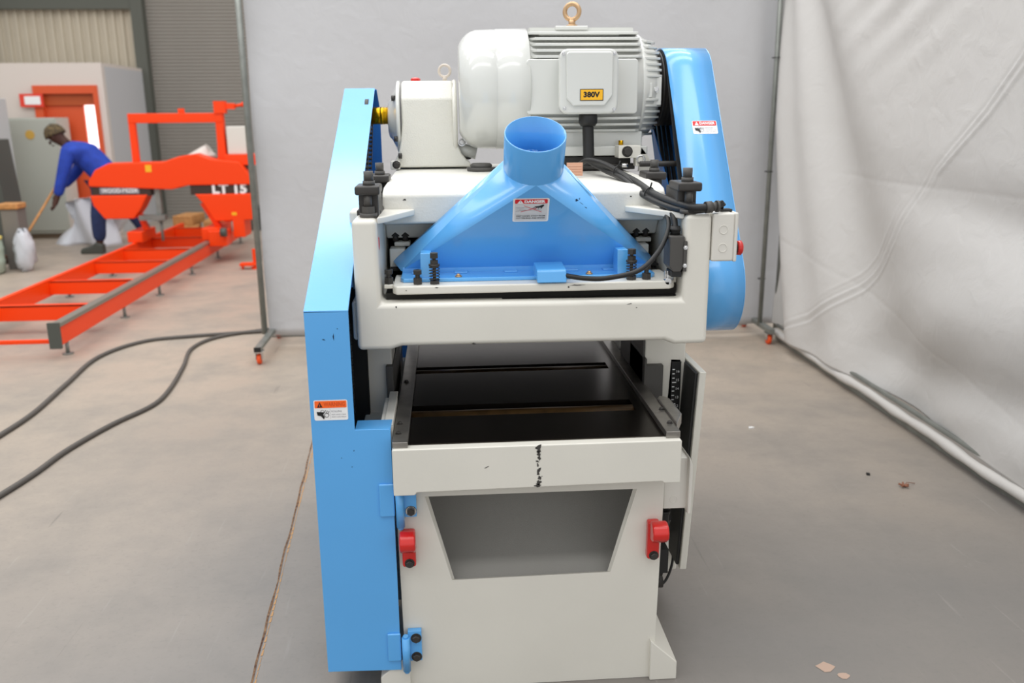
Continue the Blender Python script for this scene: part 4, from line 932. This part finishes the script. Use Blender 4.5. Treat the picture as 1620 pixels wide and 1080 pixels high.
sg = B(); sg.box(-5.48, -5.20, 9.83, 9.85, 1.60, 1.76); sg.m(1).box(-5.42, -5.23, 9.825, 9.83, 1.63, 1.73)
o = sg.build('safety_sign', [mat('sign_red', 'E0402E', .5), white]); tag(o, 'red and white sign beside the orange doorway', 'sign')
wc = thing('locker', 'pale grey locker cropped by the left edge of the frame', 'locker', (-5.6, 8.7, 0))
b = B(); b.box(-6.0, -5.26, 8.5, 9.0, .05, 1.69); b.build('body', mat('pale_grey', 'C4C6C6', .5), wc, bevel=.01)
b = B(); b.box(-5.98, -5.28, 8.48, 8.5, .08, 1.67); b.build('door', mat('pale_grey_door', 'C8CACA', .5), wc, bevel=.004)
dc = thing('machine_cabinet', 'charcoal machine housing with an arched opening at the left edge of the frame', 'cabinet', (-5.3, 8.1, 0))
b = B(); b.prism([(-5.65, .0), (-4.95, .0), (-4.95, .62), (-4.99, 1.25), (-5.65, 1.26)], 'y', 7.95, 8.35); b.build('body', charcoal, dc, bevel=.01)
b = B(); b.prism([(-5.5, .64), (-5.10, .64), (-5.14, .92), (-5.20, 1.0), (-5.5, 1.0)], 'y', 7.935, 7.95); b.build('panel', cabgrey, dc, bevel=.004)
dm = thing('drum', 'pale green drum with a white lid ring at the left edge', 'drum', (-4.73, 6.86, 0))
b = B(); b.lathe([(0, .17), (.02, .20), (.10, .205), (.12, .212), (.14, .205), (.22, .205), (.24, .212), (.26, .205), (.34, .20), (.35, .19)], (-4.73, 6.86, 0), (0, 0, 1), 36); b.build('barrel', drumm, dm)
b = B(); b.lathe([(0, .208), (.02, .208), (.022, .19), (.0225, .02)], (-4.73, 6.86, .335), (0, 0, 1), 36); b.build('lid', mat('yellow_lid', 'D9C46A', .5), dm)
b = B(); b.torus((-4.73, 6.82, .42), (0, 1, 0), .13, .014, 28, 8); b.build('hoop_handle', plainwhite, dm)
b = B(); b.sphere((-4.37, 6.99, .2), .115, 18, (.85, .8, 1.9))
for v in b.bm.verts: v.co += Vector((random.uniform(-1, 1), random.uniform(-1, 1), random.uniform(-1, 1)))*.018; v.co.z = max(v.co.z, 0)
tag(b.build('plastic_sack', mat('dusty_sack', 'C4C7CC', .6)), 'crumpled whitish plastic sack beside the drum at the left edge', 'sack')
b = B(); b.box(-4.62, -4.42, 7.08, 7.28, .60, .655); o = b.build('wood_slab', wood, bevel=.01); tag(o, 'pale wood slab lying on top of the small grey crate at left', 'wood')
b = B(); b.box(-4.60, -4.44, 7.10, 7.30, 0.0, .60)
o = b.build('crate', mat('dull_crate', '77726C', .7), bevel=.01); tag(o, 'dull grey upright crate under the wood slab at the left', 'crate')
# white shape added for the bright patch behind the person's legs
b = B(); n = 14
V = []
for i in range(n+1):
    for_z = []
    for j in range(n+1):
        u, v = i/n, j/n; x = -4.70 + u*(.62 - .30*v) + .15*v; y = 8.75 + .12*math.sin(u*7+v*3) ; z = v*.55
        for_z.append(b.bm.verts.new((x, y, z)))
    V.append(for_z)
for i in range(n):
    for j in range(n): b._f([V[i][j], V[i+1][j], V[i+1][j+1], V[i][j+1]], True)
o = b.build('white_patch', plainwhite); s_ = o.modifiers.new('t', 'SOLIDIFY'); s_.thickness = .30; s_.offset = 1
tag(o, 'white shape added for the bright patch behind the legs of the sweeping person', 'bag')

# ---------------------------------------------------------------- person sweeping
def skinmesh(name, nodes, edges, m, parent, sub=2, root=0, extra=None):
    me = bpy.data.meshes.new(name); off = WO[parent.name]
    me.from_pydata([Vector(p[:3]) - off for p in nodes], edges, []); me.materials.append(m)
    o = bpy.data.objects.new(name, me); COL.objects.link(o); o.parent = parent; WO[o.name] = Vector(off)
    sk = o.modifiers.new('skin', 'SKIN'); sk.use_smooth_shade = True
    for i, p in enumerate(nodes):
        rx = p[3]; ry = p[4] if len(p) > 4 else p[3]
        me.skin_vertices[0].data[i].radius = (rx, ry)
    me.skin_vertices[0].data[root].use_root = True
    s = o.modifiers.new('s', 'SUBSURF'); s.levels = sub; s.render_levels = sub
    dg = bpy.context.evaluated_depsgraph_get(); m2 = bpy.data.meshes.new_from_object(o.evaluated_get(dg))
    o.modifiers.clear(); old = o.data; o.data = m2; bpy.data.meshes.remove(old)
    for p in m2.polygons: p.use_smooth = True
    return o
PX, PY = -4.0, 8.15
pe = thing('person', 'person in blue jacket and knit cap bending forward to sweep with a broom', 'person', (-4.0, 8.2, 0))
hip = (-3.94, 8.22, .80)
# body: pelvis, spine, neck, head, arms, legs in one continuous skin
N_ = [(-3.94, 8.22, .80, .14), (-4.00, 8.22, .93, .125), (-4.13, 8.20, 1.06, .14), (-4.23, 8.19, 1.13, .12), (-4.31, 8.17, 1.19, .055),
      (-4.36, 8.16, 1.235, .065), (-4.40, 8.15, 1.275, .095), (-4.43, 8.15, 1.33, .08),
      (-4.25, 8.03, 1.10, .062), (-4.33, 7.99, .84, .045), (-4.42, 7.97, .60, .032), (-4.44, 7.97, .56, .036),      # near arm
      (-4.22, 8.36, 1.12, .062), (-4.30, 8.36, .90, .045), (-4.44, 8.14, .70, .032), (-4.46, 8.10, .66, .036),      # far arm
      (-3.97, 8.12, .72, .095), (-4.05, 8.10, .40, .062), (-4.07, 8.12, .10, .042), (-4.13, 8.10, .045, .042), (-4.21, 8.09, .035, .035),
      (-3.90, 8.32, .72, .095), (-3.76, 8.36, .42, .062), (-3.62, 8.42, .14, .042), (-3.66, 8.42, .07, .042), (-3.74, 8.42, .035, .035)]
E_ = [(0, 1), (1, 2), (2, 3), (3, 4), (4, 5), (5, 6), (6, 7), (3, 8), (8, 9), (9, 10), (10, 11), (3, 12), (12, 13), (13, 14), (14, 15),
      (0, 16), (16, 17), (17, 18), (18, 19), (19, 20), (0, 21), (21, 22), (22, 23), (23, 24), (24, 25)]
def hand(base_i, c, side):
    cx, cy, cz = c
    for k in range(4):
        i0 = len(N_)
        oy = -.022 + .015*k; l = (.9, 1.0, .95, .8)[k]
        N_.append((cx-.012, cy+oy, cz-.025, .011)); N_.append((cx-.038*l, cy+oy, cz-.042*l, .009)); N_.append((cx-.030*l, cy+oy, cz-.068*l, .008))
        E_.append((base_i, i0)); E_.append((i0, i0+1)); E_.append((i0+1, i0+2))
    i0 = len(N_); N_.append((cx+.012, cy-.03*side, cz-.012, .011)); N_.append((cx+.002, cy-.036*side, cz-.045, .009)); E_.append((base_i, i0)); E_.append((i0, i0+1))
hand(11, N_[11][:3], 1); hand(15, N_[15][:3], -1)
bd_ = skinmesh('body', N_, E_, skin, pe, 2)
# face features
b = B(); hc = Vector((-4.40, 8.15, 1.275)); fdir = Vector((-.80, 0, -.60)).normalized(); updir = Vector((-.6, 0, .8)).normalized()
b.sphere(hc + fdir*.10 - updir*.01, .016, 8, (1, .8, 1.3)); 
for s in (-1, 1): b.sphere(hc + Vector((0, .088*s, 0)), .022, 8, (.8, .4, 1.2))
b.tube([hc + fdir*.095 - updir*.05 + Vector((0, q, 0)) for q in (-.025, 0, .025)], .007, 6); b.build('face_features', skin, pe)
b = B()
for s in (-1, 1): b.sphere(hc + fdir*.080 + updir*.025 + Vector((0, .028*s, 0)), .011, 8)
b.build('eyes', white, pe)
# cap
b = B(); b.lathe([(-.01, .104), (.02, .108), (.05, .102), (.09, .075), (.11, .035), (.115, .005)], hc + updir*.02 - fdir*.005, updir - fdir*.25, 24); b.lathe([(-.012, .104), (-.012, .112), (.022, .112), (.022, .104)], hc + updir*.02 - fdir*.005, updir - fdir*.25, 24); b.build('knit_cap', knit, pe)
# jacket and trousers follow the body
J = [(-3.91, 8.22, .76, .17, .17), (-4.00, 8.22, .93, .165, .15), (-4.13, 8.20, 1.06, .17, .165), (-4.23, 8.19, 1.135, .135, .14), (-4.30, 8.175, 1.18, .07),
     (-4.25, 8.02, 1.10, .083), (-4.33, 7.985, .84, .064), (-4.40, 7.975, .64, .052), (-4.22, 8.37, 1.12, .083), (-4.30, 8.365, .90, .064), (-4.41, 8.18, .74, .050)]
skinmesh('jacket', J, [(0, 1), (1, 2), (2, 3), (3, 4), (3, 5), (5, 6), (6, 7), (3, 8), (8, 9), (9, 10)], blue_cloth, pe, 2)
T = [(-3.93, 8.22, .79, .15), (-3.97, 8.12, .70, .115), (-4.05, 8.10, .40, .085), (-4.07, 8.12, .12, .070), (-3.90, 8.32, .70, .115), (-3.76, 8.36, .42, .085), (-3.63, 8.42, .16, .068)]
skinmesh('trousers', T, [(0, 1), (1, 2), (2, 3), (0, 4), (4, 5), (5, 6)], navy, pe, 2)
for c, dz in (((-4.12, 8.10), 0), ((-3.68, 8.42), .0)):
    b = B(); b.prism([(c[0]-.15, 0), (c[0]+.10, 0), (c[0]+.10, .10), (c[0]+.02, .13), (c[0]-.03, .085), (c[0]-.13, .065), (c[0]-.155, .03)], 'y', c[1]-.048, c[1]+.048); b.build('boot', charcoal, pe, bevel=.02, seg=3)
# broom (held)
br = thing('broom', 'broom with a long wooden handle and brown bristle head held by the person', 'broom', (-4.75, 7.6, 0))
hb = Vector((-4.73, 7.50, .07)); ht = Vector((-4.435, 8.12, .78)); dd_ = (ht-hb)
b = B(); b.cyl(hb, ht + dd_*.05, .013, 12); b.build('handle', wood, br)
b = B(); b.box(-4.90, -4.56, 7.46, 7.54, .05, .09); b.build('head_block', bristle, br, bevel=.008)
b = B()
for i in range(34):
    for j in range(5):
        x = -4.89 + .32*i/33; y = 7.47+.06*j/4; b.cyl((x, y, .052), (x + random.uniform(-.012, .012), y+random.uniform(-.012, .012), 0.001), .004, 4)
tag(b.build('bristles', bristle, br), kind='stuff')

# ---------------------------------------------------------------- groups of repeats
for o in list(COL.objects):
    if o.parent is None and o.get('category'):
        g = {'cable': 'power cables on the floor', 'screen': 'rolling cloth screens around the machine', 'wood': 'timber offcuts', 'scrap': 'scraps on the floor'}.get(o['category'])
        if g: o['group'] = g
    if o.name.split('.')[0] in ('crack_edge', 'floor_chip', 'hood_weld_tabs'): o['kind'] = 'stuff'
